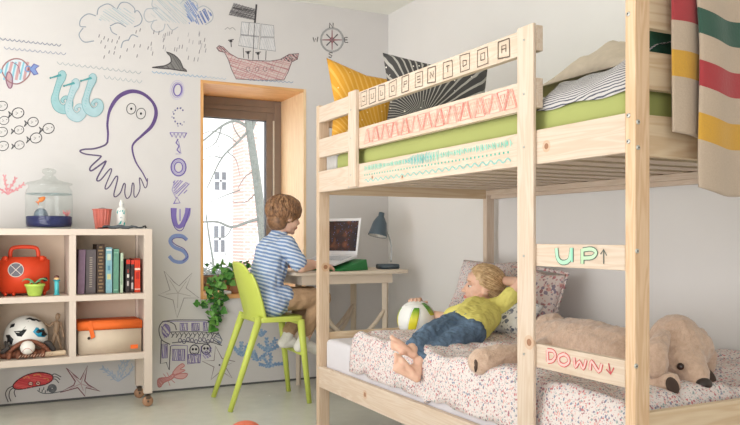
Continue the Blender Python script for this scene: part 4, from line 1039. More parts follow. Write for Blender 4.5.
# red case in upper left cubby
cs = thing('red_case', 'orange-red plastic carrying case with handle in the upper left cubby', 'case', (-2.355, -.22, ZM))
M_red = plain('orange_red_plastic', (224, 72, 38), .45, .03)
def rbox(x0, x1, y0, y1, z0, z1, r, name, mat, par, seg=3):
    o = MB().box(x0, x1, y0, y1, z0, z1).build(name, mat, par)
    bm = bmesh.new(); bm.from_mesh(o.data); bmesh.ops.bevel(bm, geom=bm.edges[:], offset=r, segments=seg, affect='EDGES'); bm.to_mesh(o.data); bm.free()
    for p in o.data.polygons: p.use_smooth = True
    return o
rbox(-2.472, -2.222, -.275, -.175, ZM+.012, ZM+.205, .016, 'case_body', M_red, cs)
rbox(-2.466, -2.228, -.284, -.27, ZM+.02, ZM+.196, .006, 'case_front', M_red, cs)
for x in (-2.44, -2.40, -2.29, -2.25): rbox(x-.008, x+.008, -.287, -.18, ZM+.001, ZM+.02, .004, 'foot', M_red, cs)
MB().tube(smoothpath([(-2.415, -.225, ZM+.20), (-2.413, -.225, ZM+.235), (-2.398, -.225, ZM+.255), (-2.345, -.225, ZM+.260), (-2.292, -.225, ZM+.255), (-2.278, -.225, ZM+.235), (-2.276, -.225, ZM+.20)], 4), .0105, 12).build('handle', M_red, cs, smooth=True)
for x in (-2.44, -2.26): rbox(x-.012, x+.012, -.29, -.275, ZM+.185, ZM+.212, .003, 'latch', M_red, cs)
RY = Matrix.Rotation(PI/2, 3, 'X')
em = MB().lathe((-2.39, -.2845, ZM+.139), [(0, .0035), (.036, .0035), (.037, 0)], 30, R=RY).build('round_emblem', plain('emblem_grey', (108, 106, 116), .5), cs)
e2 = MB(); M_emw = plain('emblem_white', (222, 210, 200), .5)
e2.tube([(-2.39+.037*math.cos(a*PI/16), -.289, ZM+.139+.037*math.sin(a*PI/16)) for a in range(32)], .0022, 6, closed=True)
for a in (.8, 2.35): e2.obox((-2.39, -.2885, ZM+.139), (.036*math.cos(a), 0, .036*math.sin(a)), (-.0016*math.sin(a), 0, .0016*math.cos(a)), (0, .001, 0))
e2.build('emblem_cross', M_emw, em)
MB().lathe((-2.246, -.286, ZM+.085), [(0, .004), (.011, .004), (.012, 0)], 20, R=RY).build('black_button', plain('black_rubber', (32, 32, 34), .5), cs)
# green pot with toy plant
pt = thing('green_pot', 'lime green plant pot with grey-green leaves in front of the red case', 'potted plant', (-2.300, -.325, ZM))
MB().lathe((-2.300, -.325, ZM), [(0, .001), (.030, .001), (.034, .006), (.046, .052), (.050, .053), (.051, .064), (.047, .065), (.044, .058), (0, .056)], 32).build('pot', plain('lime_pot', (186, 214, 96), .5), pt, smooth=True)
def leafstrip(base, dirs, wid, th=.004):
    m = MB(); p = Vector(base); vs = []; 
    N = len(dirs)
    pts = [p.copy()]
    for d_ in dirs: p = p+Vector(d_); pts.append(p.copy())
    pts = smoothpath(pts, 4); n = len(pts)
    rs = [max(.002, wid*math.sin(PI*min(.98, .12+.86*i/(n-1)))) for i in range(n)]
    m.tube(pts, rs, 10, squash=.35); return m
M_lf = plain('grey_green_leaf', (112, 160, 118), .5, .1)
for dx_, s_ in ((-1, 1), (1, 1), (-.4, .6), (.5, .6)):
    leafstrip((-2.300, -.325, ZM+.056), [(dx_*.010, -.004, .018*s_), (dx_*.022, -.006, .016*s_), (dx_*.02, -.004, -.002), (dx_*.012, 0, -.010)], .014*s_).build('leaf', M_lf, pt, smooth=True)
# turquoise dispenser figure
pz_ = thing('figurine', 'slim turquoise candy dispenser with a small figure head beside the pot', 'figurine', (-2.190, -.30, ZM))
rbox(-2.201, -2.179, -.31, -.292, ZM+.001, ZM+.078, .004, 'stem', plain('turquoise_plastic', (92, 200, 208), .4), pz_)
rbox(-2.206, -2.174, -.315, -.287, ZM+.001, ZM+.007, .002, 'stem_foot', plain('turquoise_plastic', (92, 200, 208), .4), pz_)
MB().ell((-2.19, -.301, ZM+.088), .012, .010, .011).build('head', plain('toy_skin', (240, 200, 140), .5), pz_, smooth=True)
MB().ell((-2.19, -.299, ZM+.097), .013, .011, .009).build('hat', plain('toy_hat', (108, 66, 60), .6), pz_, smooth=True)
MB().obox((-2.19, -.302, ZM+.079), (.017, 0, 0), (0, .008, 0), (0, 0, .004)).build('collar', plain('toy_collar', (30, 140, 150), .5), pz_, bevel=.002)
# books
def book(name, x0, x1, h, col, label, tilt=0, dep=.17, bands=(), plate=None, pages=(226, 216, 196)):
    b = thing(name, label, 'book', ((x0+x1)/2, -.20, ZM+.0008), 'books in the upper right cubby')
    x0 += .0012; x1 -= .0012; z0 = ZM+.001; y0 = -.30; y1 = y0+dep
    mc = plain('cover_%d_%d_%d' % col, col, .6, .08, 40)
    m = MB(); sh_ = lambda x, z: x+tilt*(z-z0)
    def bx(a0, a1, c0, c1, e0, e1, mat):
        o = MB(); vs = [(sh_(x, z), y, z) for x in (a0, a1) for y in (c0, c1) for z in (e0, e1)]
        return o.add(vs, [(0,1,3,2), (4,6,7,5), (0,4,5,1), (2,3,7,6), (0,2,6,4), (1,5,7,3)], mat)
    cv_ = MB()
    for q in (bx(x0, x0+.0025, y0, y1, z0, z0+h, mc), bx(x1-.0025, x1, y0, y1, z0, z0+h, mc), bx(x0, x1, y0-.002, y0+.002, z0, z0+h, mc)): cv_.add(q.v, q.f, mc)
    cv_.build('cover', mc, b, bevel=.001)
    bx(x0+.0026, x1-.0026, y0+.004, y1-.004, z0+.003, z0+h-.003, plain('book_pages', pages, .9, .06, 200)).build('pages', plain('book_pages', pages, .9, .06, 200), b)
    if bands:
        k = MB()
        for f0, f1, inset, c in bands:
            q = bx(x0+inset*(x1-x0), x1-inset*(x1-x0), y0-.0028, y0-.002, z0+h*f0, z0+h*f1, None); k.add(q.v, q.f, plain('spine_%d_%d_%d' % c, c, .5))
        k.build('spine_print', None, b)
    return b
GOLD = (138, 114, 82)
book('book', -2.086, -2.048, .243, (138, 112, 134), 'dusty purple book at the left end of the row', .03)
book('book', -2.044, -1.990, .243, (98, 90, 92), 'thick dark grey book with small pale lettering', .012, bands=[(.15+.05*k, .175+.05*k, .36, (160, 148, 136)) for k in range(14)])
book('book', -1.986, -1.942, .271, (66, 50, 42), 'tall dark brown book with gold ornament, tallest of the row', 0, bands=[(.04+.068*k, .075+.068*k, .18+.12*(k % 2), GOLD) for k in range(14)])
book('book', -1.938, -1.902, .254, (134, 178, 188), 'light blue book with yellow emblem next to the tall brown one', 0, bands=[(.30, .42, .2, (206, 202, 150)), (.72, .86, .2, (200, 210, 190)), (.5, .6, .3, (90, 140, 160)), (.93, .96, .1, (230, 236, 230))])
book('book', -1.899, -1.868, .246, (102, 152, 130), 'sea green book with a plain spine', .012, bands=[(.06, .08, .1, (150, 190, 170)), (.9, .92, .1, (150, 190, 170))])
book('book', -1.861, -1.844, .222, (188, 206, 180), 'thin pale green book right of the sea green one', .01, bands=[(.2, .8, .3, (120, 150, 120))])
book('book', -1.832, -1.808, .186, (54, 46, 46), 'small black book with red top and white letters', .02, bands=[(.86, .99, .0, (206, 56, 40)), (.45, .55, .25, (226, 220, 210)), (.2, .35, .3, (200, 190, 186)), (.6, .7, .3, (150, 60, 50))])
book('book', -1.806, -1.786, .184, (60, 44, 44), 'small dark book with red top squeezed beside the orange one', .02, bands=[(.86, .99, .0, (206, 56, 40)), (.1, .3, .2, (190, 180, 176)), (.4, .48, .3, (170, 160, 150))])
book('book', -1.783, -1.750, .190, (216, 66, 38), 'small orange-red book with cream bands at the right end of the row', .0, bands=[(.66, .72, 0, (236, 214, 196)), (.08, .11, 0, (236, 214, 196)), (.4, .6, .2, (180, 40, 30)), (.96, .99, 0, (120, 40, 30))])
# orange-lidded box
bxx = thing('storage_box', 'cream storage box with an orange lid in the lower right cubby', 'box', (-1.917, -.24, ZB))
rbox(-2.082, -1.752, -.345, -.130, ZB+.001, ZB+.135, .003, 'box_body', plain('cream_canvas', (216, 198, 176), .8, .03), bxx, 2)
M_or = plain('orange_canvas', (240, 112, 44), .7, .03)
rbox(-2.087, -1.747, -.349, -.126, ZB+.130, ZB+.176, .004, 'lid', M_or, bxx, 2)
MB().obox((-2.02, -.3515, ZB+.135), (.010, 0, .006), (0, .0012, 0), (-.010, 0, .045)).build('strap', M_or, bxx)
MB().lathe((-2.032, -.352, ZB+.090), [(0, .004), (.007, .004), (.008, 0)], 16, R=RY).build('stud', plain('dark_stud', (60, 46, 36), .4), bxx)
MB().box(-1.812, -1.772, -.3468, -.345, ZB+.018, ZB+.040).build('orange_tag', M_or, bxx)
# batting helmet
hm = thing('batting_helmet', 'white, black and teal batting helmet in the lower left cubby', 'helmet', (-2.335, -.215, ZB))
hx, hy, hz = -2.338, -.215, .405
M_hw = plain('helmet_white', (236, 234, 228), .25, .01); M_hb = plain('helmet_black', (30, 32, 36), .3, .02); M_ht = plain('helmet_teal', (34, 150, 186), .3)
def hpt(th, ph, k=1.0):  # th azimuth, ph elevation
    return Vector((hx+.112*k*math.cos(ph)*math.cos(th), hy+.095*k*math.cos(ph)*math.sin(th), hz+.118*k*math.sin(ph)))
m = MB(); N = 36; vs = []; K = 12
for j in range(K+1):
    ph = -.28+(PI/2+.28)*j/K
    for i in range(N): vs.append(hpt(2*PI*i/N, ph))
m.add(vs, [(j*N+i, j*N+(i+1) % N, (j+1)*N+(i+1) % N, (j+1)*N+i) for j in range(K) for i in range(N)])
m.build('shell', M_hw, hm, smooth=True, solid=.006)
def hpatch(pl, mat, nm, k=1.012):
    v = [hpt(a, b, k) for a, b in pl]; c = hpt(sum(a for a, _ in pl)/len(pl), sum(b for _, b in pl)/len(pl), k+.004)
    return MB().add(v+[c], [(i, (i+1) % len(v), len(v)) for i in range(len(v))], mat).build(nm, mat, hm, smooth=True, solid=.001)
A0 = -PI/2
hpatch([(A0-.62, .38), (A0-.42, .16), (A0-.22, .13), (A0-.02, .40), (A0+.16, .92), (A0-.10, .52), (A0-.30, .32)], M_hb, 'swoosh_mark')
hpatch([(A0+.28, .32), (A0+.50, .52), (A0+1.0, .42), (A0+1.25, .12), (A0+.9, .02), (A0+.5, .08)], M_ht, 'teal_vent_trim', 1.008)
hpatch([(A0+.40, .30), (A0+.58, .42), (A0+.95, .34), (A0+1.15, .10), (A0+.8, .08)], M_hb, 'vent')
hpatch([(A0-.1, 1.05), (A0+.4, 1.18), (A0+1.1, .98), (A0+1.1, .78), (A0+.5, .90)], M_hb, 'vent')
hpatch([(A0-1.05, .70), (A0-.75, .78), (A0-.70, .60), (A0-.98, .52)], M_hb, 'vent')
hpatch([(A0-1.1, .20), (A0-.85, .22), (A0-.6, .02), (A0-.7, -.22), (A0-1.1, -.24)], M_hb, 'ear_opening')
hpatch([(A0+.75, 1.00), (A0+1.2, .86), (A0+1.25, .78), (A0+.85, .80)], M_hb, 'vent')
# glove
M_gl = plain('brown_leather', (128, 78, 56), .6, .15, 40, bump=.4, bscale=60); M_gd = plain('dark_leather', (62, 56, 54), .6, .1, 40)
gv = thing('baseball_glove', 'brown and dark grey leather baseball glove under the helmet', 'glove', (-2.34, -.29, ZB))
gm = MB()
for k in range(5):
    x = -2.425+k*.040; gm.chain([(x, -.350, ZB+.012), (x+.004, -.345, ZB+.024), (x+.006, -.30, ZB+.034)], [.0105, .012, .014])
gm.chain([(-2.45, -.30, ZB+.02), (-2.24, -.30, ZB+.02)], [.02, .02])
gm.build('glove_fingers', M_gl, gv, voxel=.003, sm=3)
m = MB(); 
for k in range(17):
    t = k/16; m.ell((-2.43+.20*t, -.318, ZB+.030+.062*math.sin(PI*t)**.8-.004), .014, .020, .012, nu=10, nv=8)
m.build('glove_web', M_gl, gv, voxel=.004, sm=3)
MB().chain([(-2.455, -.325, ZB+.040), (-2.43, -.33, ZB+.06), (-2.44, -.31, ZB+.09)], [.012, .012, .006]).build('glove_thumb', M_gd, gv, smooth=True)
m = MB()
for k in range(8): m.ell((-2.235+.004*k, -.30, ZB+.075-.006*k), .022-.001*k, .025, .010, nu=10, nv=8)
m.build('glove_wrist', M_gd, gv, voxel=.004, sm=4)
lc = MB(); rr = random.Random(11)
for k in range(12):
    x = -2.38+k*.014; lc.tube([(x, -.364, ZB+.010), (x+.006, -.3655, ZB+.018), (x+.011, -.362, ZB+.024)], .0024, 6)
lc.build('laces', plain('pale_lace', (196, 160, 138), .7), gv, smooth=True)
# ball
bb = thing('baseball', 'white baseball resting on the glove in front of the helmet', 'ball', (-2.334, -.355, .33))
bc = Vector((-2.336, -.345, .3075+.058)); MB().ell(bc, .0365, nu=32, nv=20).build('ball', plain('ball_white', (240, 234, 226), .6, .02), bb, smooth=True)
st = MB(); st.tube([bc+Vector((math.sin(a)*.9-.1, -math.cos(a*.9), -.35+.4*math.cos(a*2.2))).normalized()*.0368 for a in [(-1.1+2.2*k/20) for k in range(21)]], .0009, 6); st.build('red_stitching', plain('stitch_red', (190, 70, 60), .7), bb)
# wooden mannequin figure
mn = thing('wooden_mannequin', 'small jointed wooden artist mannequin standing right of the helmet', 'figurine', (-2.19, -.22, ZB))
M_mn = plain('mannequin_wood', (150, 124, 100), .5, .1, 30); mc_ = Vector((-2.188, -.215, ZB))
MB().lathe(mc_, [(0, .001), (.034, .001), (.036, .004), (.034, .010), (.006, .012), (0, .012)], 24).build('base', M_mn, mn, smooth=True)
def mp_(nm, L, R): MB().chain([mc_+Vector(p) for p in L], R, 10).build(nm, M_mn, mn, smooth=True)
mp_('head', [(.010, 0, .196), (.012, 0, .208)], [.0125, .0135]); mp_('neck', [(.008, 0, .175), (.009, 0, .188)], [.005, .005])
mp_('torso', [(.004, 0, .125), (.006, 0, .162)], [.014, .020]); mp_('pelvis', [(.0, 0, .102), (.0, 0, .110)], [.014, .013])
mp_('arm', [(-.014, 0, .168), (-.034, -.004, .150), (-.050, -.010, .168)], [.008, .0065, .005]); mp_('arm', [(.024, 0, .166), (.034, -.003, .128), (.040, -.008, .09)], [.008, .0065, .005])
mp_('leg', [(-.006, 0, .098), (-.014, -.004, .058), (-.018, 0, .018)], [.011, .008, .006]); mp_('leg', [(.008, 0, .098), (.018, -.004, .058), (.030, 0, .018)], [.011, .008, .006])
tag(MB().lathe((-2.20, -.335, ZB+.017), [(0, -.052), (.012, -.052), (.0135, -.048), (.0135, .048), (.012, .052), (0, .052)], 20, R=Matrix.Rotation(PI/2-.06, 3, 'Y')).build('wooden_dowel', plain('pale_dowel', (206, 184, 156), .5)), 'short pale wooden rod lying between glove and mannequin', 'rod')

# ================================================================== desk, laptop, lamp
M_desk = plain('bleached_wood', (224, 208, 188), .6, .06, 12, stretch=(.15, 1, 1)); M_deskleg = plain('bleached_leg', (206, 190, 170), .6, .08, 12, stretch=(1, 1, .1))
dk = thing('desk', 'bleached wooden desk with curved stretchers at the window', 'desk', (-.53, -.36, 0))
prof = []
for k in range(13): a = -PI/2+PI*k/12*.5; prof.append((-.30+.15*math.cos(a), -.52+.11*math.sin(a)))
top = [(-.945, -.63)]+[(-.30, -.63)]+prof[1:]+[(-.15, -.10), (-.945, -.10)]
MB().prism([(x, y, .722) for x, y in top], (0, 0, .020)).build('desk_top', M_desk, dk, bevel=.004)
MB().box(-.86, -.30, -.575, -.555, .665, .7215).build('apron', M_desk, dk); MB().box(-.86, -.30, -.16, -.14, .665, .7215).build('apron', M_desk, dk)
MB().box(-.30, -.28, -.575, -.14, .665, .7215).build('apron', M_desk, dk); MB().box(-.88, -.86, -.575, -.14, .665, .7215).build('apron', M_desk, dk)
def dleg(x, y): MB().tube([(x, y, .7215), (x, y, .62), (x, y, .0)], [.024, .023, .016], 4).build('leg', M_deskleg, dk)
dleg(-.315, -.545); dleg(-.35, -.165); dleg(-.74, -.165); dleg(-.74, -.545)
def brace(p0, p1, dip): 
    p0, p1 = Vector(p0), Vector(p1); pts = [p0.lerp(p1, k/14)+Vector((0, 0, -dip*math.sin(PI*k/14)**1.0)) for k in range(15)]
    MB().tube(pts, .014, 8, squash=1.0).build('curved_stretcher', M_deskleg, dk, smooth=True)
brace((-.74, -.545, .50), (-.315, -.545, .50), .17); brace((-.74, -.165, .50), (-.35, -.165, .50), .17); brace((-.35, -.165, .50), (-.74, -.545, .44), .12)
ZD = .7425
# green wedge folder under laptop
hA = Vector((.40, -.917, 0)).normalized(); hB = Vector((-.917, -.40, 0)).normalized(); UP = Vector((0, 0, 1))
Hn = P(357.5, 256, Y=-.50); Hn = Vector((Hn.x, Hn.y, .828))
wg = []
we = Hn+hA*.045; 
for k in (0, 1):
    o_ = we-hA*.34*k
    wg.append([Vector((o_+hB*.20).xy.to_3d())+UP*(ZD+.001), Vector((o_-hB*.05).xy.to_3d())+UP*(ZD+.001), Vector((o_-hB*.035).xy.to_3d())+UP*(ZD+.068), Vector((o_+hB*.00).xy.to_3d())+UP*(ZD+.062), Vector((o_+hB*.20).xy.to_3d())+UP*(ZD+.010)])
wm = MB(); n = 5; wm.add(wg[0]+wg[1], [tuple(range(n)), tuple(range(2*n-1, n-1, -1))]+[(i, n+i, n+(i+1) % n, (i+1) % n) for i in range(n)])
tag(wm.build('green_wedge', plain('green_plastic', (34, 122, 60), .45, .04), bevel=.004), 'green wedge-shaped stand under the laptop on the desk', 'stand')
lt = thing('laptop', 'open silver laptop with a dark brown picture on its screen', 'laptop', Hn)
M_alu = plain('laptop_silver', (226, 226, 228), .4, .01, metal=.1)
bd = (hB*.21+UP*(-.048)).normalized(); bn = bd.cross(hA); bn = bn if bn.z > 0 else -bn
ctr = Hn-hA*.155+bd*.105
MB().obox(ctr, hA*.155, bd*.105, bn*.007).build('base', M_alu, lt, bevel=.003)
kb = MB().obox(ctr-bd*.025+bn*.0072, hA*.135, bd*.050, bn*.0006).build('keyboard', plain('keyboard_dark', (92, 94, 100), .5), lt)
ks = MB()
for r_ in range(5):
    for c_ in range(13): ks.obox(ctr-bd*.025+bn*.0082+hA*(-.125+c_*.0208)+bd*(-.040+r_*.020), hA*.0086, bd*.0082, bn*.0008)
ks.build('keys', plain('keys', (200, 202, 206), .5), kb)
MB().obox(ctr+bd*.068+bn*.0072, hA*.04, bd*.026, bn*.0004).build('trackpad', plain('trackpad', (206, 206, 208), .4), lt)
sd = (UP*.97-hB*.16).normalized(); sn = sd.cross(hA); sn = sn if sn.dot(hB) > 0 else -sn
sc = Hn-hA*.155+sd*.118+bn*.006
scr = MB().obox(sc, hA*.155, sd*.116, sn*.0035).build('screen_lid', M_alu, lt, bevel=.003)
def screenmat():
    m, t, b = nt('screen_image'); tc = node(t, 'ShaderNodeTexCoord'); n = node(t, 'ShaderNodeTexNoise'); n.inputs['Scale'].default_value = 14; n.inputs['Detail'].default_value = 6
    t.links.new(tc.outputs['Object'], n.inputs['Vector']); r = node(t, 'ShaderNodeValToRGB'); e = r.color_ramp.elements
    e[0].position = .35; e[0].color = (*s2l((22, 18, 24)), 1); e[1].position = .72; e[1].color = (*s2l((96, 56, 36)), 1)
    x = e.new(.54); x.color = (*s2l((48, 28, 24)), 1); t.links.new(n.outputs[0], r.inputs[0])
    v = node(t, 'ShaderNodeTexVoronoi'); v.inputs['Scale'].default_value = 60; t.links.new(tc.outputs['Object'], v.inputs['Vector'])
    col = mix(t, math_(t, 'LESS_THAN', v.outputs['Distance'], .16), r.outputs[0], s2l((70, 84, 130)))
    t.links.new(col, b.inputs['Base Color']); t.links.new(col, b.inputs['Emission Color']); b.inputs['Emission Strength'].default_value = .5; b.inputs['Roughness'].default_value = .25
    return m
MB().obox(sc+sd*.003+sn*.0037, hA*.140, sd*.095, sn*.0006).build('display', screenmat(), scr)
# desk lamp
M_lamp = plain('slate_lamp', (74, 88, 98), .4, .03)
lp = thing('desk_lamp', 'dark slate desk lamp with gooseneck on the right end of the desk', 'lamp', (-.20, -.42, ZD))
bcx = P(388, 265, Y=-.42)
rbox(bcx.x-.062, bcx.x+.062, -.465, -.365, ZD+.001, ZD+.032, .005, 'base', M_lamp, lp)
nk = [P(391, 262, Y=-.42), P(391.5, 250, Y=-.42), P(390, 240, Y=-.42), P(386, 230, Y=-.42), P(382, 222, Y=-.42)]
MB().tube(smoothpath(nk, 5), .0045, 10).build('gooseneck', plain('lamp_metal', (170, 172, 172), .3, metal=.7), lp, smooth=True)
tp, ap = P(381.2, 216, Y=-.42), P(377.5, 236.5, Y=-.43)
ax_ = (ap-tp).normalized(); RL_ = Vector((0, 0, 1)).rotation_difference(ax_).to_matrix(); L_ = (ap-tp).length
MB().lathe(tp, [(.0, -.022), (.018, -.022), (.019, -.002), (.018, .0), (.030, .018), (.044, .045), (.058, L_-.02), (.062, L_-.004)], 32, R=RL_).build('lamp_shade', M_lamp, lp, smooth=True, solid=.002)
MB().lathe(tp, [(.015, .02), (.030, .03), (.050, L_-.025), (.058, L_-.006)], 32, R=RL_).build('reflector', plain('reflector_silver', (214, 212, 206), .3, metal=.3), lp, smooth=True)
MB().ell(tp+ax_*(L_-.03), .024).build('bulb', plain('bulb_frost', (240, 238, 230), .3), lp, smooth=True)

# ================================================================== green chair
M_ch = plain('lime_plastic', (202, 214, 98), .38, .02)
ch = thing('green_chair', 'lime green plastic child chair with splayed legs, the boy sitting on it', 'chair', (-1.1, -.5, 0))
seat = MB(); n = 14; vs = []
SXA, SXB = -1.185, -.905
pts_s = []
for k in range(40):
    a = 2*PI*k/40; c, s = math.cos(a), math.sin(a); e = .28
    pts_s.append((( SXA+SXB)/2+(SXB-SXA)/2*math.copysign(abs(c)**e, c), -.50+.185*math.copysign(abs(s)**e, s)))
for z, k in ((.468, .97), (.470, 1.0), (.492, 1.0), (.497, .985)): vs.append([((SXA+SXB)/2+(x-(SXA+SXB)/2)*k, -.5+(y+.5)*k, z) for x, y in pts_s])
allv = [p for r_ in vs for p in r_]; N = 40
seat.add(allv, [(j*N+i, j*N+(i+1) % N, (j+1)*N+(i+1) % N, (j+1)*N+i) for j in range(3) for i in range(N)]+[tuple(range(N-1, -1, -1)), tuple(3*N+i for i in range(N))])
seat.build('seat', M_ch, ch, smooth=False, bevel=.004)
def backf(s, t):
    z = .470+.335*t; hw = .178+.010*math.sin(t*PI)-.048*max(0, (t-.55)/.45)**2.6; a = -1+2*s
    if t > .93: z = .470+.335*(t-.03*abs(a)**3)
    x = -1.178-.078*t**1.2+.050*abs(a)**2.4*(1-.25*t)-.008
    return (x, -.5+a*hw, z-.030*abs(a)**4*t)
# shell with a grip slot near the seat
nu, nv = 30, 30; vs = [backf(i/nu, j/nv) for j in range(nv+1) for i in range(nu+1)]; fs = []
for j in range(nv):
    for i in range(nu):
        
        fs.append((j*(nu+1)+i, j*(nu+1)+i+1, (j+1)*(nu+1)+i+1, (j+1)*(nu+1)+i))
MB().add(vs, fs).build('backrest', M_ch, ch, smooth=True, solid=.012)
def cleg(a, b): MB().tube([a, Vector(a).lerp(Vector(b), .3), b], [.022, .019, .0145], 12).build('leg', M_ch, ch, smooth=True)
cleg((-1.165, -.655, .50), (-1.353, -.711, .001)); cleg((-1.165, -.345, .50), (-1.327, -.285, .001))
cleg((-.925, -.665, .475), (-.883, -.694, .001)); cleg((-.925, -.345, .475), (-.866, -.319, .001))
MB().tube([(-.903, -.677, .275), (-.89, -.334, .275)], .012, 10).build('crossbar', M_ch, ch, smooth=True)
MB().tube([(-.925, -.66, .462), (-.925, -.345, .462)], .016, 10).build('front_rim', M_ch, ch, smooth=True)

# ================================================================== trailing ivy on the sill
iv = thing('trailing_ivy', 'green trailing houseplant in a brown pot spilling over the window sill', 'potted plant', (-1.10, .09, WZ0+.024))
MB().lathe((-1.085, .10, WZ0+.0245), [(0, 0), (.040, 0), (.045, .01), (.055, .10), (.059, .102), (.059, .115), (.052, .116), (.05, .1), (0, .1)], 28).build('pot', plain('terracotta', (176, 128, 96), .7, .08), iv, smooth=True)
M_ivy = [plain('ivy_leaf_a', (74, 132, 52), .45, .15, 30), plain('ivy_leaf_b', (112, 164, 78), .45, .15, 30), plain('ivy_leaf_c', (46, 96, 40), .45, .15, 30)]
fol = MB(); stm = MB(); rr = random.Random(21)
def ivyleaf(p, s):
    d = Vector((rr.uniform(-1, 1), rr.uniform(-1, .1), rr.uniform(-.9, .5))).normalized(); nrm = Vector((rr.uniform(-.5, .5), -1, rr.uniform(-.2, .9))).normalized()
    l = d.cross(nrm).normalized(); nn = l.cross(d)
    o = [(0, 0, 0), (-.12, .34, .1), (.18, .62, .16), (.48, .44, .10), (1, 0, -.04), (.48, -.44, .10), (.18, -.62, .16), (-.12, -.34, .1)]
    v = [p+(d*a+l*b+nn*c)*s for a, b, c in o]; v.append(p+d*.35*s)
    fol.add(v, [(i, (i+1) % 8, 8) for i in range(8)], rr.choice(M_ivy))
def vine(px_, n_leaf, s=.032, spread=.022, r=.002):
    pts = smoothpath(px_, 6); stm.tube(pts, r, 6)
    for k in range(n_leaf):
        p = pts[int(rr.random()*(len(pts)-1))]+Vector((rr.gauss(0, spread), rr.gauss(0, spread*.5), rr.gauss(0, spread))); p.y = min(p.y, .18)
        if p.z < WZ0+.03 or p.x < WX0+.02: p.y = min(p.y, -.022)
        ivyleaf(p, s*rr.uniform(.6, 1.2))
top_ = Vector((-1.085, .08, .69))
V_ = lambda *L: [Vector(top_)]+[Vector(p) for p in L]
vine(V_((-1.15, .02, .72), (-1.22, -.0, .68), (-1.27, -.03, .60), (-1.31, -.04, .55), (-1.35, -.035, .52)), 44, .036)
vine(V_((-1.16, .03, .70), (-1.22, -.03, .64), (-1.25, -.04, .54), (-1.25, -.04, .47), (-1.235, -.04, .43)), 50, .036)
vine(V_((-1.14, .05, .76), (-1.19, .04, .77), (-1.24, .03, .73)), 22, .034, .03)
vine(V_((-1.20, .02, .66), (-1.25, 0, .62), (-1.22, -.03, .57), (-1.27, -.04, .50)), 34, .034)
vine(V_((-1.05, .05, .76), (-1.02, .02, .78), (-.99, .0, .76)), 16, .030, .025)
vine(V_((-1.24, -.04, .46), (-1.255, -.045, .42), (-1.225, -.045, .41)), 12, .050, .018)
fol.build('foliage', None, iv, fixn=False); stm.build('stems', plain('ivy_stem', (96, 112, 60), .7), iv, smooth=True)
tag(rbox(-1.19, -1.13, -.0, .08, WZ0+.0245, WZ0+.045, .004, 'white_dish', plain('dish_white', (236, 234, 228), .4), None), 'small white dish on the window sill beneath the trailing plant', 'dish')
MB  # (mesh builder used below too)
d_floor = P(245, 424, Z=.07)
ty = thing('coral_toy', 'rounded coral-red toy on the floor, cut off by the bottom edge of the picture', 'toy', (-1.52, -1.33, 0))
cc = P(245, 431, Y=-1.30)
MB().ell((cc.x, -1.30, .045), .075, .06, .044).build('toy_body', plain('coral_red', (226, 120, 92), .6), ty, smooth=True)
MB().ell((cc.x-.03, -1.34, .075), .016, .014, .012).build('toy_knob', plain('coral_red', (226, 120, 92), .6), ty, smooth=True)

# ================================================================== people
M_skin = plain('skin', (228, 184, 160), .55, .04, 20); M_skin.node_tree.nodes['Principled BSDF'].inputs['Subsurface Weight'].default_value = .08
M_lips = plain('lips', (212, 128, 118), .5)
M_eye = plain('eye_white', (236, 232, 228), .25); M_iris = plain('iris_brown', (70, 52, 44), .25)
def hframe(f, u):
    f = Vector(f).normalized(); u = Vector(u); u = (u-f*u.dot(f)).normalized(); l = u.cross(f)
    return Matrix((f, l, u)).transposed()
def head_into(m, c, R, s):
    L = lambda x, y, z: Vector(c)+R @ (Vector((x, y, z))*s)
    m.ell(L(-.07, 0, .15), .43*s, .375*s, .36*s, R)
    m.ell(L(.08, 0, -.10), .30*s, .295*s, .36*s, R)
    m.ell(L(.20, 0, -.34), .145*s, .17*s, .115*s, R)
    for y in (-1, 1):
        m.ell(L(.17, y*.17, -.17), .15*s, .125*s, .14*s, R)
        m.ell(L(-.04, y*.345, -.05), .085*s, .035*s, .125*s, R)
        m.ell(L(.255, y*.14, .10), .09*s, .12*s, .035*s, R)
    m.ell(L(.22, 0, .18), .15*s, .22*s, .18*s, R)
    m.chain([L(.345, 0, .05), L(.405, 0, -.07), L(.44, 0, -.125)], [.030*s, .038*s, .048*s], 10)
    for y in (-1, 1): m.ell(L(.395, y*.045, -.14), .035*s, .030*s, .028*s, R, nu=10, nv=8)
    m.ell(L(.345, 0, -.235), .055*s, .095*s, .032*s, R, nu=12, nv=8); m.ell(L(.335, 0, -.285), .052*s, .085*s, .034*s, R, nu=12, nv=8)
    m.ell(L(.30, 0, -.40), .06*s, .08*s, .055*s, R, nu=12, nv=8)
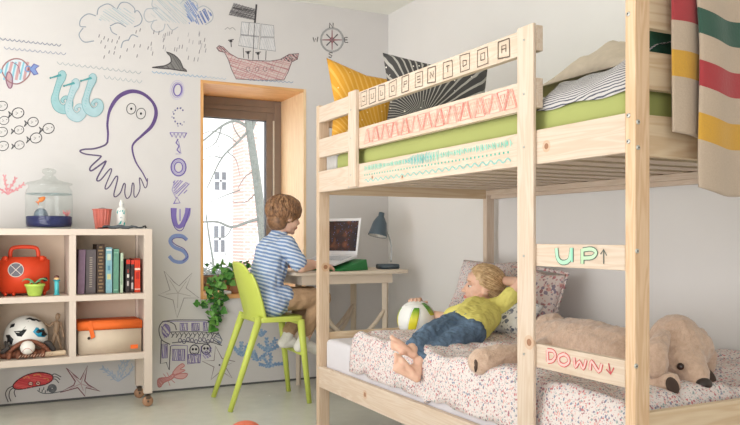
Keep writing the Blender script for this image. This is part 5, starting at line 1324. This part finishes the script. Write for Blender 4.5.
def face_parts(c, R, s, par, closed=False, brow=(170, 124, 84)):
    L = lambda x, y, z: Vector(c)+R @ (Vector((x, y, z))*s)
    for y in (-1, 1):
        e = MB().ell(L(.290, y*.135, .005), .060*s, .060*s, .034*s if not closed else .02*s, R).build('eye', M_eye, par, smooth=True)
        MB().ell(L(.338, y*.138, .003), .016*s, .030*s, .031*s, R, nu=14, nv=8).build('iris', M_iris, e, smooth=True)
        MB().tube(smoothpath([L(.338, y*.070, .026), L(.352, y*.135, .042), L(.310, y*.205, .026)], 4), .010*s, 6).build('eyelid', M_skin, e, smooth=True)
        MB().tube(smoothpath([L(.352, y*.065, .105), L(.356, y*.14, .126), L(.310, y*.22, .105)], 4), [.006*s]+[.011*s]*7+[.004*s], 6, squash=.7).build('eyebrow', plain('brow_%d' % brow[0], brow, .9), par, smooth=True)
    m = MB(); m.tube(smoothpath([L(.362, -.085, -.262), L(.395, -.03, -.243), L(.398, 0, -.250), L(.395, .03, -.243), L(.362, .085, -.262)], 3), [.008*s]+[.017*s]*11+[.008*s], 8)
    m.tube(smoothpath([L(.358, -.075, -.272), L(.388, 0, -.288), L(.358, .075, -.272)], 4), [.008*s]+[.018*s]*7+[.008*s], 8)
    m.build('lips', M_lips, par, smooth=True)
def hair_mat(name, a, b_):
    m, t, b = nt(name); tc = node(t, 'ShaderNodeTexCoord'); n = node(t, 'ShaderNodeTexNoise'); n.inputs['Scale'].default_value = 60; n.inputs['Detail'].default_value = 5
    t.links.new(tc.outputs['Object'], n.inputs['Vector'])
    t.links.new(mix(t, math_(t, 'MULTIPLY_ADD', n.outputs[0], 2.6, -.8), s2l(a), s2l(b_)), b.inputs['Base Color']); b.inputs['Roughness'].default_value = .5
    bumpit(t, b, tc, 160, .4, .004); return m
def hair(c, R, s, par, mats, seed, flow, length, n, thick, low=0, fringe=.12, fall=None, sideburn=-.12, wave=.25, nape=-.42):
    """overlapping locks rooted over the scalp; flow(dir)->local direction the lock is combed to"""
    rr = random.Random(seed); m = MB()
    rad = Vector((.455, .40, .385)); cc_ = Vector((-.07, 0, .15))
    cap = MB(); vs = []; N = 28; K = 14
    def onscalp(d, k=1.0): return Vector((d.x*rad.x, d.y*rad.y, d.z*rad.z))*k+cc_
    def covered(d):
        p = onscalp(d)
        if p.x > .14 and p.z < fringe+.12+.0*abs(p.y): return False
        if p.x > -.02 and p.z < sideburn: return False
        return p.z > nape
    # base volume under the locks
    m.ell(Vector(c)+R @ (Vector((-.10, 0, .18))*s), .435*s, .395*s, .372*s, R, nu=24, nv=16, mat=mats[0])
    m.ell(Vector(c)+R @ (Vector((-.20, 0, -.04-low))*s), .275*s, .33*s, .32*s, R, nu=24, nv=16, mat=mats[0])
    cnt = 0
    while cnt < n:
        z = rr.uniform(-1, 1); a = rr.uniform(-PI, PI); q = math.sqrt(1-z*z); d = Vector((q*math.cos(a), q*math.sin(a), z))
        if not covered(d): continue
        cnt += 1
        L_ = length(d)*rr.uniform(.75, 1.2); steps = 7; pts = []; k = 1.0; cur = d.copy(); lift = rr.uniform(.0, .06); ph = rr.uniform(0, 6)
        free = None
        for i in range(steps+1):
            t = i/steps
            if free is None:
                p = onscalp(cur, 1.0+lift*math.sin(PI*min(1, t*1.1))+.03)
                pts.append(Vector(c)+R @ (p*s))
                fl = flow(cur); fl = fl-cur*fl.dot(cur)
                if fl.length > 1e-4: fl.normalize()
                side = cur.cross(fl)
                cur = (cur+fl*(L_/steps)/.42+side*math.sin(t*6+ph)*wave*(L_/steps)).normalized()
                if fall and onscalp(cur).z < fall[0]: free = pts[-1].copy()
            else:
                free = free+Vector(fall[1])*s*L_/steps+Vector((rr.uniform(-1, 1), rr.uniform(-1, 1), rr.uniform(-1, 1)))*.012*s; pts.append(free.copy())
        th = thick*s*rr.uniform(.7, 1.2)
        rs = [th*(.55+.45*math.sin(PI*min(1, .15+i/steps)))*(1 if i < steps-1 else (.6 if i < steps else .15)) for i in range(steps+1)]
        m.tube(pts, rs, 6, mat=rr.choice(mats), squash=.75)
    return m.build('hair', None, par, smooth=True)
def hand_into(m, w_, d, nrm, s, side, curl=.5, spread=.16, thumb=True):
    """palm and five bent fingers; w_ wrist, d finger direction, nrm back-of-hand direction, s hand length"""
    w_ = Vector(w_); d = Vector(d).normalized(); nrm = Vector(nrm); nrm = (nrm-d*nrm.dot(d)).normalized(); x = d.cross(nrm)*side
    pl = .50*s
    for k in range(4):
        o_ = x*(-.165+.11*k)*s
        m.chain([w_+o_*.55, w_+d*pl+o_], [.105*s, .088*s], 8)
    fl = (.40, .47, .44, .34)
    for k in range(4):
        o_ = x*(.165-.11*k)*s; p = w_+d*pl+o_; a = 0; L = fl[k]*s; pts = [p]; dd = (d+x*(.5-k/3)*spread).normalized()
        for j, f in enumerate((.45, .32, .25)):
            a += curl*(.55 if j == 0 else .75); v = dd*math.cos(a)-nrm*math.sin(a); p = p+v*L*f; pts.append(p)
        m.chain(pts, [.068*s, .062*s, .056*s, .048*s], 8)
    if thumb:
        b = w_+d*.16*s+x*.20*s; v1 = (d*.62+x*.70-nrm*.25).normalized(); p1 = b+v1*.24*s; v2 = (d*.88+x*.28-nrm*.35).normalized(); p2 = p1+v2*.2*s
        m.chain([b, p1, p2], [.085*s, .068*s, .052*s], 8)
def foot_into(m, ank, heel, ball, side_dir, s, up):
    """bare foot: heel, arch, ball and five toes"""
    ank, heel, ball = Vector(ank), Vector(heel), Vector(ball); d = (ball-heel).normalized(); x = Vector(side_dir); x = (x-d*x.dot(d)).normalized(); up = Vector(up); up = (up-d*up.dot(d)-x*up.dot(x)).normalized()
    m.chain([ank, heel.lerp(ank, .35)], [.125*s, .13*s]); m.cap(heel, heel+d*.12*s, .125*s, .12*s)
    m.cap(ank, heel+d*.35*s+up*.10*s, .12*s, .115*s); m.cap(heel+d*.35*s+up*.10*s, ball+up*.03*s, .11*s, .085*s)
    m.cap(heel+d*.1*s-x*.03*s, ball-x*.14*s, .10*s, .075*s); m.cap(heel+d*.15*s+x*.05*s, ball+x*.15*s, .085*s, .085*s); m.cap(heel+d*.5*s, ball, .095*s, .085*s); m.cap(heel+d*.3*s-x*.06*s, ball-x*.08*s, .09*s, .085*s)
    tl = (.25, .21, .19, .165, .14); tr = (.070, .048, .046, .044, .042)
    for k in range(5):
        b = ball+x*(.17-.088*k)*s-d*(.0 if k == 0 else .02*k)*s; p1 = b+d*tl[k]*.55*s+up*.03*s; p2 = b+d*tl[k]*s-up*.005*s
        m.chain([b, p1, p2], [tr[k]*s*1.05, tr[k]*s*.92, tr[k]*s], 8)

# ---- boy on the chair
boy = thing('person', 'boy in a blue striped shirt and khaki trousers sitting at the desk', 'person', (-1.08, -.5, 0))
bh = Vector((-.958, -.50, 1.072)); RB = hframe((.96, .16, -.16), (.14, .0, 1)); bs = .222
M_khaki = plain('khaki_cotton', (176, 144, 112), .85, .10, 18, bump=.8, bscale=26)
def crease(o, sz, st):
    tx = bpy.data.textures.new('folds', 'CLOUDS'); tx.noise_scale = sz; tx.noise_type = 'HARD_NOISE'; q = o.modifiers.new('f', 'DISPLACE'); q.texture = tx; q.strength = st; q.mid_level = .5; q.texture_coords = 'GLOBAL'; return o
M_shirt = striped('striped_shirt', (204, 212, 224), (116, 142, 184), (.34, .0, 1), .0215, .54, .035, wscale=5)
m = MB(); head_into(m, bh, RB, bs)
m.chain([(-1.00, -.5, .95), bh+RB @ Vector((-.012, 0, -.05))], [.045, .042])
shR, shL = Vector((-.995, -.625, .905)), Vector((-.975, -.385, .905))
elR, wrR = Vector((-.925, -.675, .775)), Vector((-.785, -.585, .785))
elL, wrL = Vector((-.90, -.34, .79)), Vector((-.74, -.40, .785))
m.chain([(-1.09, -.5, .60), (-1.06, -.5, .72), (-1.02, -.5, .86)], [.085, .08, .085]); m.chain([shR, shL], [.045, .045])
m.chain([shR, elR, wrR], [.038, .033, .023]); m.chain([shL, elL, wrL], [.038, .033, .023])
hand_into(m, wrR+Vector((.012, .004, 0)), (.95, .22, -.12), (0, -.15, 1), .125, -1, .45)
hand_into(m, wrL+Vector((.012, 0, 0)), (.95, -.1, -.12), (0, .1, 1), .125, 1, .45)
for y, kn, ft in ((-.575, (-.765, -.60, .590), (-.885, -.60, .335)), (-.425, (-.765, -.42, .590), (-.93, -.47, .345))):
    m.chain([(-1.07, y, .575), kn, ft], [.058, .045, .03])
m.build('body', M_skin, boy, voxel=.0042, sm=2)
face_parts(bh, RB, bs, boy, brow=(130, 90, 60))
HB = [hair_mat('brown_hair_a', (98, 68, 46), (150, 110, 76)), hair_mat('brown_hair_b', (116, 80, 54), (176, 134, 94)), hair_mat('brown_hair_c', (84, 56, 38), (146, 102, 66))]
def flowB(d): return Vector((.9 if d.x > .1 else (-.15), .25*d.y, -.6 if d.x > .1 else -1)) if d.z > -.2 else Vector((-.05, 0, -1))
hair(bh, RB, bs, boy, HB, 5, lambda d: Vector((.55*d.x+.10, .75*d.y+.3*math.sin(d.z*9+d.x*5), -.85)), lambda d: .45, 800, .030, low=.10, fringe=.16, wave=.9, nape=-.46, fall=(-.22, (-.02, .02, -1)), sideburn=.02)
# shirt
m = MB()
m.chain([(-1.085, -.5, .585), (-1.082, -.5, .66)], [.092, .098]); m.chain([(-1.08, -.555, .575), (-1.08, -.445, .575)], [.090, .090])
m.chain([(-1.088, -.535, .66), (-1.045, -.535, .80), (-1.015, -.545, .885)], [.098, .094, .076]); m.chain([(-1.088, -.465, .66), (-1.045, -.465, .80), (-1.005, -.455, .885)], [.098, .094, .076])
m.chain([(-1.06, -.585, .575), (-1.00, -.585, .595)], [.098, .078]); m.chain([(-1.06, -.42, .575), (-1.00, -.42, .595)], [.098, .078])
m.chain([shR+Vector((0, .01, 0)), shL-Vector((0, .01, 0))], [.056, .056]); m.chain([(-1.02, -.5, .90), (-.995, -.5, .955)], [.085, .056]); m.chain([(-1.05, -.58, .86), (-1.05, -.43, .86)], [.07, .07]); m.chain([(-1.075, -.5, .68), (-1.055, -.5, .86)], [.100, .085])
m.chain([shR, shR.lerp(elR, .80)], [.056, .054]); m.chain([shL, shL.lerp(elL, .80)], [.056, .054])
crease(m.build('shirt', M_shirt, boy, voxel=.0045, sm=8), .07, .012)
# trousers
m = MB()
m.chain([(-1.070, -.575, .580), (-1.070, -.425, .580)], [.064, .064])
for y, kn, ft in ((-.58, (-.765, -.60, .592), (-.873, -.60, .395)), (-.42, (-.765, -.42, .592), (-.915, -.465, .390))):
    m.chain([(-1.045, y, .582), kn], [.074, .058]); m.chain([kn, ft], [.056, .045])
crease(m.build('trousers', M_khaki, boy, voxel=.005, sm=6), .075, .011)
M_sock = plain('white_sock', (232, 228, 222), .85, .02, bump=.3, bscale=90)
for a, b_ in (((-.888, -.60, .335), (-.80, -.605, .285)), ((-.935, -.47, .345), (-.855, -.475, .300))):
    a, b_ = Vector(a), Vector(b_)
    MB().chain([a+Vector((.012, 0, .03)), a, a+Vector((-.022, 0, -.024))], [.034, .035, .032]).chain([a+Vector((-.022, 0, -.024)), (a+b_)/2, b_], [.032, .032, .029]).build('sock', M_sock, boy, voxel=.004, sm=3)

# ---- girl on the lower bunk
def PT(u, v, t):
    r_ = ray(u, v); return Vector([CAM[i]+t*r_[i] for i in range(3)])
girl = thing('person', 'blonde girl in a yellow shirt and jeans lying barefoot on the lower bunk', 'person', (-.70, -2.05, .50))
gh = PT(482, 287, 3.66); RG = hframe((-.885, .40, .10), (.26, -.16, 1)); gs = .200
hip = PT(466, 329, 3.24); chest = PT(481, 313, 3.44); neck = PT(482, 303, 3.58)
gR, gL = PT(501, 307, 3.46), PT(462, 313, 3.52)      # near and far shoulder
m = MB(); head_into(m, gh, RG, gs)
m.chain([chest.lerp(neck, .6), neck, gh+RG @ Vector((-.010, 0, -.045))], [.045, .038, .037])
m.chain([hip, chest], [.052, .054]); m.chain([gR, gL], [.040, .040])
eR, wR = PT(521, 283, 3.44), PT(502, 280, 3.66)
m.chain([gR, eR, wR], [.031, .027, .020]); hand_into(m, wR, (-.5, .6, -.1), (.2, -.6, .6), .105, 1, .4)
BALL = Vector((-.665, -1.53, .546)); BR = .094
eL = PT(447, 318, 3.66); wL = BALL+Vector((.085, .060, .020))
m.chain([gL, eL, wL], [.031, .027, .020])
hand_into(m, BALL+Vector((.052, .062, .062)), (-.50, -.46, .40), (.30, .45, .85), .125, -1, .62, .40)
hu, hl = PT(456, 325, 3.28), PT(472, 333, 3.20)
uK, uA = PT(431, 333, 3.14), PT(412, 349, 2.99)      # upper leg of the crossed pair
lK, lA = PT(443, 346, 3.08), PT(419, 361, 2.98)
m.chain([hu, uK, uA], [.050, .036, .024]); m.chain([hl, lK, lA], [.050, .036, .024])
IL, TC, UP_ = Vector((-.892, .4516, 0)), Vector((-.4516, -.892, 0)), Vector((0, 0, 1))
foot_into(m, uA, uA+UP_*-.020+IL*-.004+TC*.018, uA+IL*.062+UP_*.020+TC*.03, (IL*-.3+UP_*.55+TC*.5), .135, (IL*.2+UP_*.55+TC*-.75)*-1)
foot_into(m, lA+TC*.01+IL*.004+UP_*-.020, lA+TC*.042+IL*.012+UP_*-.058, lA+TC*.048+IL*.078+UP_*-.008, (IL*.25+UP_*.9+TC*.0), .140, (TC*-1))
m.build('body', M_skin, girl, voxel=.004, sm=2)
face_parts(gh, RG, gs, girl, brow=(196, 156, 112))
HG = [hair_mat('blonde_hair_a', (182, 146, 104), (222, 192, 148)), hair_mat('blonde_hair_b', (200, 166, 120), (234, 208, 166)), hair_mat('blonde_hair_c', (158, 122, 84), (204, 170, 124))]
fallv = Vector((.55, -.62, -.55))
hair(gh, RG, gs, girl, HG, 8, lambda d: Vector((-.95, .25*d.y, -.40)), lambda d: .85, 1300, .013, fringe=.26, fall=(-.05, fallv.normalized()), wave=.18, nape=-.34, sideburn=.06)
M_yel = plain('yellow_shirt', (232, 222, 124), .85, .05, 10, bump=.4, bscale=16)
hx_ = (hl-hu).normalized()
m = MB()
for k in (-.030, 0, .030): m.chain([hip.lerp(chest, .12)+hx_*k, chest+hx_*k*1.3], [.070, .068])
m.chain([gR, gL], [.050, .046]); m.chain([gR, gR.lerp(eR, .50)], [.046, .042]); m.chain([gL, gL.lerp(eL, .65)], [.048, .046]); m.chain([chest, neck.lerp(chest, .35)], [.066, .048])
crease(m.build('shirt', M_yel, girl, voxel=.0045, sm=6), .05, .010)
M_jean = plain('denim', (94, 116, 140), .85, .35, 14, bump=.8, bscale=34)
m = MB(); m.chain([hu+UP_*.0, hl], [.062, .062]); m.chain([hip, hip.lerp(chest, .10)], [.064, .060])
m.chain([hu, uK], [.062, .048]); m.chain([uK, uA.lerp(uK, .16)], [.047, .040]); m.chain([hl, lK], [.062, .047]); m.chain([lK, lA.lerp(lK, .18)], [.046, .040])
crease(m.build('jeans', M_jean, girl, voxel=.0045, sm=4), .035, .014)

# ---- ball
vb = thing('volleyball', 'white ball with green and yellow panels held under the girl\'s hand', 'ball', BALL-Vector((0, 0, BR)))
MB().ell(BALL, BR, nu=40, nv=28).build('ball_shell', plain('ball_vinyl', (240, 240, 236), .35, .01), vb, smooth=True)
def ballpt(a, b, k=1.006):   # a: degrees to image right, b: degrees up, seen from the camera side
    a, b = math.radians(a), math.radians(b); f = (Vector(CAM)-BALL); f.z = 0; f.normalize(); r_ = Vector((-f.y, f.x, 0))
    return BALL+(f*math.cos(b)*math.cos(a)+r_*math.cos(b)*math.sin(a)+Vector((0, 0, math.sin(b))))*BR*k
def patch(a0, a1, b0, b1, shear, mat, nm, par, k=1.006, nx=6, ny=12):
    vs = []; fs = []
    for j in range(ny+1):
        for i in range(nx+1):
            s_, t = i/nx, j/ny; b = b0+(b1-b0)*t; ed = .12*(abs(2*t-1)**6)*(a1-a0); a = a0+ed+(a1-a0-2*ed)*s_+shear*(t-.5); vs.append(ballpt(a, b, k))
    for j in range(ny):
        for i in range(nx): fs.append((j*(nx+1)+i, j*(nx+1)+i+1, (j+1)*(nx+1)+i+1, (j+1)*(nx+1)+i))
    return MB().add(vs, fs, mat).build(nm, mat, par, smooth=True, solid=.001)
def panelmat(nm, z0, z1):
    m, t, b = nt(nm); tc = node(t, 'ShaderNodeTexCoord'); sp = node(t, 'ShaderNodeSeparateXYZ'); t.links.new(tc.outputs['Object'], sp.inputs[0])
    f = math_(t, 'DIVIDE', math_(t, 'SUBTRACT', sp.outputs[2], z0), z1-z0); r = node(t, 'ShaderNodeValToRGB'); e = r.color_ramp.elements
    e[0].color = (*s2l((168, 196, 60)), 1); e[0].position = 0; e[1].color = (*s2l((86, 154, 52)), 1); e[1].position = 1
    x = e.new(.25); x.color = (*s2l((236, 222, 52)), 1); x = e.new(.6); x.color = (*s2l((226, 218, 50)), 1)
    t.links.new(f, r.inputs[0]); t.links.new(r.outputs[0], b.inputs['Base Color']); b.inputs['Roughness'].default_value = .4; return m
PMa = panelmat('printed_panel', BALL.z-.07, BALL.z+.06)
patch(-24, 2, -60, 42, 24, PMa, 'colour_panel', vb); patch(38, 66, 16, 62, -14, PMa, 'colour_panel', vb); patch(-100, -74, -20, 40, 0, PMa, 'colour_panel', vb); patch(150, 175, -40, 50, 0, PMa, 'colour_panel', vb)
sm_ = MB()
for a0, a1, b0, b1, shr in ((-24, 2, -60, 42, 24), (38, 66, 16, 62, -14)):
    sm_.tube([ballpt(a0-3+shr*(t/10-.5), b0+(b1-b0)*t/10, 1.0) for t in range(11)], .0009, 5); sm_.tube([ballpt(a1+3+shr*(t/10-.5), b0+(b1-b0)*t/10, 1.0) for t in range(11)], .0009, 5)
sm_.tube([ballpt(-60+120*t/20, 48+10*math.sin(t/20*PI), 1.0) for t in range(21)], .0009, 5)
sm_.build('seams', plain('seam_grey', (196, 196, 190), .6), vb)

# ---- plush dog
def PT(u, v, t):
    r_ = ray(u, v); return Vector([CAM[i]+t*r_[i] for i in range(3)])
dog = thing('toy_dog', 'large tan plush dog lying along the lower bunk with its head by the right end', 'toy dog', (-.66, -2.75, .50))
def furmat():
    m, t, b = nt('tan_plush'); tc = node(t, 'ShaderNodeTexCoord'); n = node(t, 'ShaderNodeTexNoise'); n.inputs['Scale'].default_value = 45; n.inputs['Detail'].default_value = 8; n.inputs['Roughness'].default_value = .7
    t.links.new(tc.outputs['Object'], n.inputs['Vector']); t.links.new(mix(t, math_(t, 'MULTIPLY_ADD', n.outputs[0], 2.2, -.6), s2l((184, 152, 130)), s2l((218, 190, 168))), b.inputs['Base Color'])
    b.inputs['Roughness'].default_value = .95; b.inputs['Sheen Weight'].default_value = .4
    n2 = node(t, 'ShaderNodeTexNoise'); n2.inputs['Scale'].default_value = 130; n2.inputs['Detail'].default_value = 6; t.links.new(tc.outputs['Object'], n2.inputs['Vector'])
    bp = node(t, 'ShaderNodeBump'); bp.inputs['Strength'].default_value = .7; bp.inputs['Distance'].default_value = .006; t.links.new(n2.outputs[0], bp.inputs['Height']); t.links.new(bp.outputs[0], b.inputs['Normal']); return m
M_fur = furmat(); M_pad = plain('dark_pad', (74, 58, 50), .85, .1, 40); M_nose = plain('dog_nose', (52, 42, 40), .5)
def addfur(o):
    tx = bpy.data.textures.new('clumps', 'CLOUDS'); tx.noise_scale = .022; q = o.modifiers.new('d', 'DISPLACE'); q.texture = tx; q.strength = .008; q.mid_level = .5; q.texture_coords = 'GLOBAL'; return o
m = MB()
m.chain([PT(556, 346, 2.93), PT(585, 346, 2.74), PT(628, 356, 2.52)], [.108, .100, .092])                                  # trunk
m.chain([PT(628, 358, 2.52), PT(660, 358, 2.42)], [.082, .078])
m.chain([PT(556, 356, 2.86), PT(528, 358, 2.72), PT(500, 357, 2.68), PT(482, 361, 2.66)], [.085, .050, .048, .050])      # hind leg thrown out towards the front
m.chain([PT(540, 345, 2.98), PT(552, 333, 2.97)], [.08, .08])
m.chain([PT(560, 362, 2.76), PT(600, 370, 2.60), PT(640, 378, 2.42)], [.062, .05, .05])
hc = PT(678, 351, 2.38)
m.ell(hc, .098, .092, .092); m.ell(PT(676, 340, 2.37), .085, .08, .078); m.ell(PT(692, 347, 2.38), .066, .066, .07)
m.chain([PT(682, 360, 2.32), PT(694, 373, 2.27), PT(699, 381, 2.25)], [.068, .047, .034]); m.chain([PT(676, 368, 2.33), PT(688, 384, 2.28)], [.05, .030])
m.chain([PT(640, 384, 2.34), PT(655, 384, 2.26), PT(669, 385, 2.21)], [.048, .043, .038])                                 # near front leg
m.chain([PT(700, 372, 2.52), PT(706, 380, 2.48)], [.042, .038])
crease(addfur(m.build('body', M_fur, dog, voxel=.0055, sm=4)), .10, .013)
m = MB(); m.chain([PT(663, 336, 2.30), PT(655, 352, 2.25), PT(656, 368, 2.235), PT(661, 378, 2.235)], [.022, .036, .033, .016])
e1 = addfur(m.build('ear', M_fur, dog, voxel=.004, sm=4))
m = MB(); m.chain([PT(703, 340, 2.46), PT(709, 356, 2.46), PT(709, 368, 2.46)], [.018, .026, .020]); addfur(m.build('ear', M_fur, dog, voxel=.004, sm=4))
def facing(c, r, mat, nm, par, nrm, sq=.35, asp=1.0):
    R = Vector((0, 0, 1)).rotation_difference(Vector(nrm).normalized()).to_matrix(); return MB().ell(c, r*asp, r, r*sq, R).build(nm, mat, par, smooth=True)
tcv = (Vector(CAM)-hc).normalized()
e_ = facing(PT(681, 367, 2.238)*.0+PT(680.5, 366.5, 2.254), .0105, plain('glass_eye', (50, 30, 24), .12), 'eye', dog, tcv, .6)
facing(PT(679.6, 366.7, 2.255), .002, plain('eye_glint', (220, 210, 200), .2), 'glint', e_, tcv)
m = MB(); m.ell(PT(704, 384, 2.225), .025, .021, .018); m.build('nose', M_nose, dog, smooth=True)
facing(PT(672.5, 386, 2.176), .026, M_pad, 'paw_pad', dog, (Vector(CAM)-PT(675, 388, 2.2)).normalized()+Vector((.45, -.1, 0)), .25, .72)
facing(PT(709, 377, 2.42), .030, M_pad, 'paw_pad', dog, (Vector(CAM)-PT(709, 376, 2.4)).normalized()+Vector((.4, 0, 0)), .3, .62)
facing(PT(474.5, 364, 2.65), .034, M_pad, 'paw_pad', dog, (-.95, .35, 0), .3, .9)
m = MB(); m.tube(smoothpath([PT(703, 390, 2.232), PT(694, 394, 2.235), PT(684, 391, 2.238)], 4), .0022, 6); m.build('mouth_line', M_nose, dog, smooth=True)
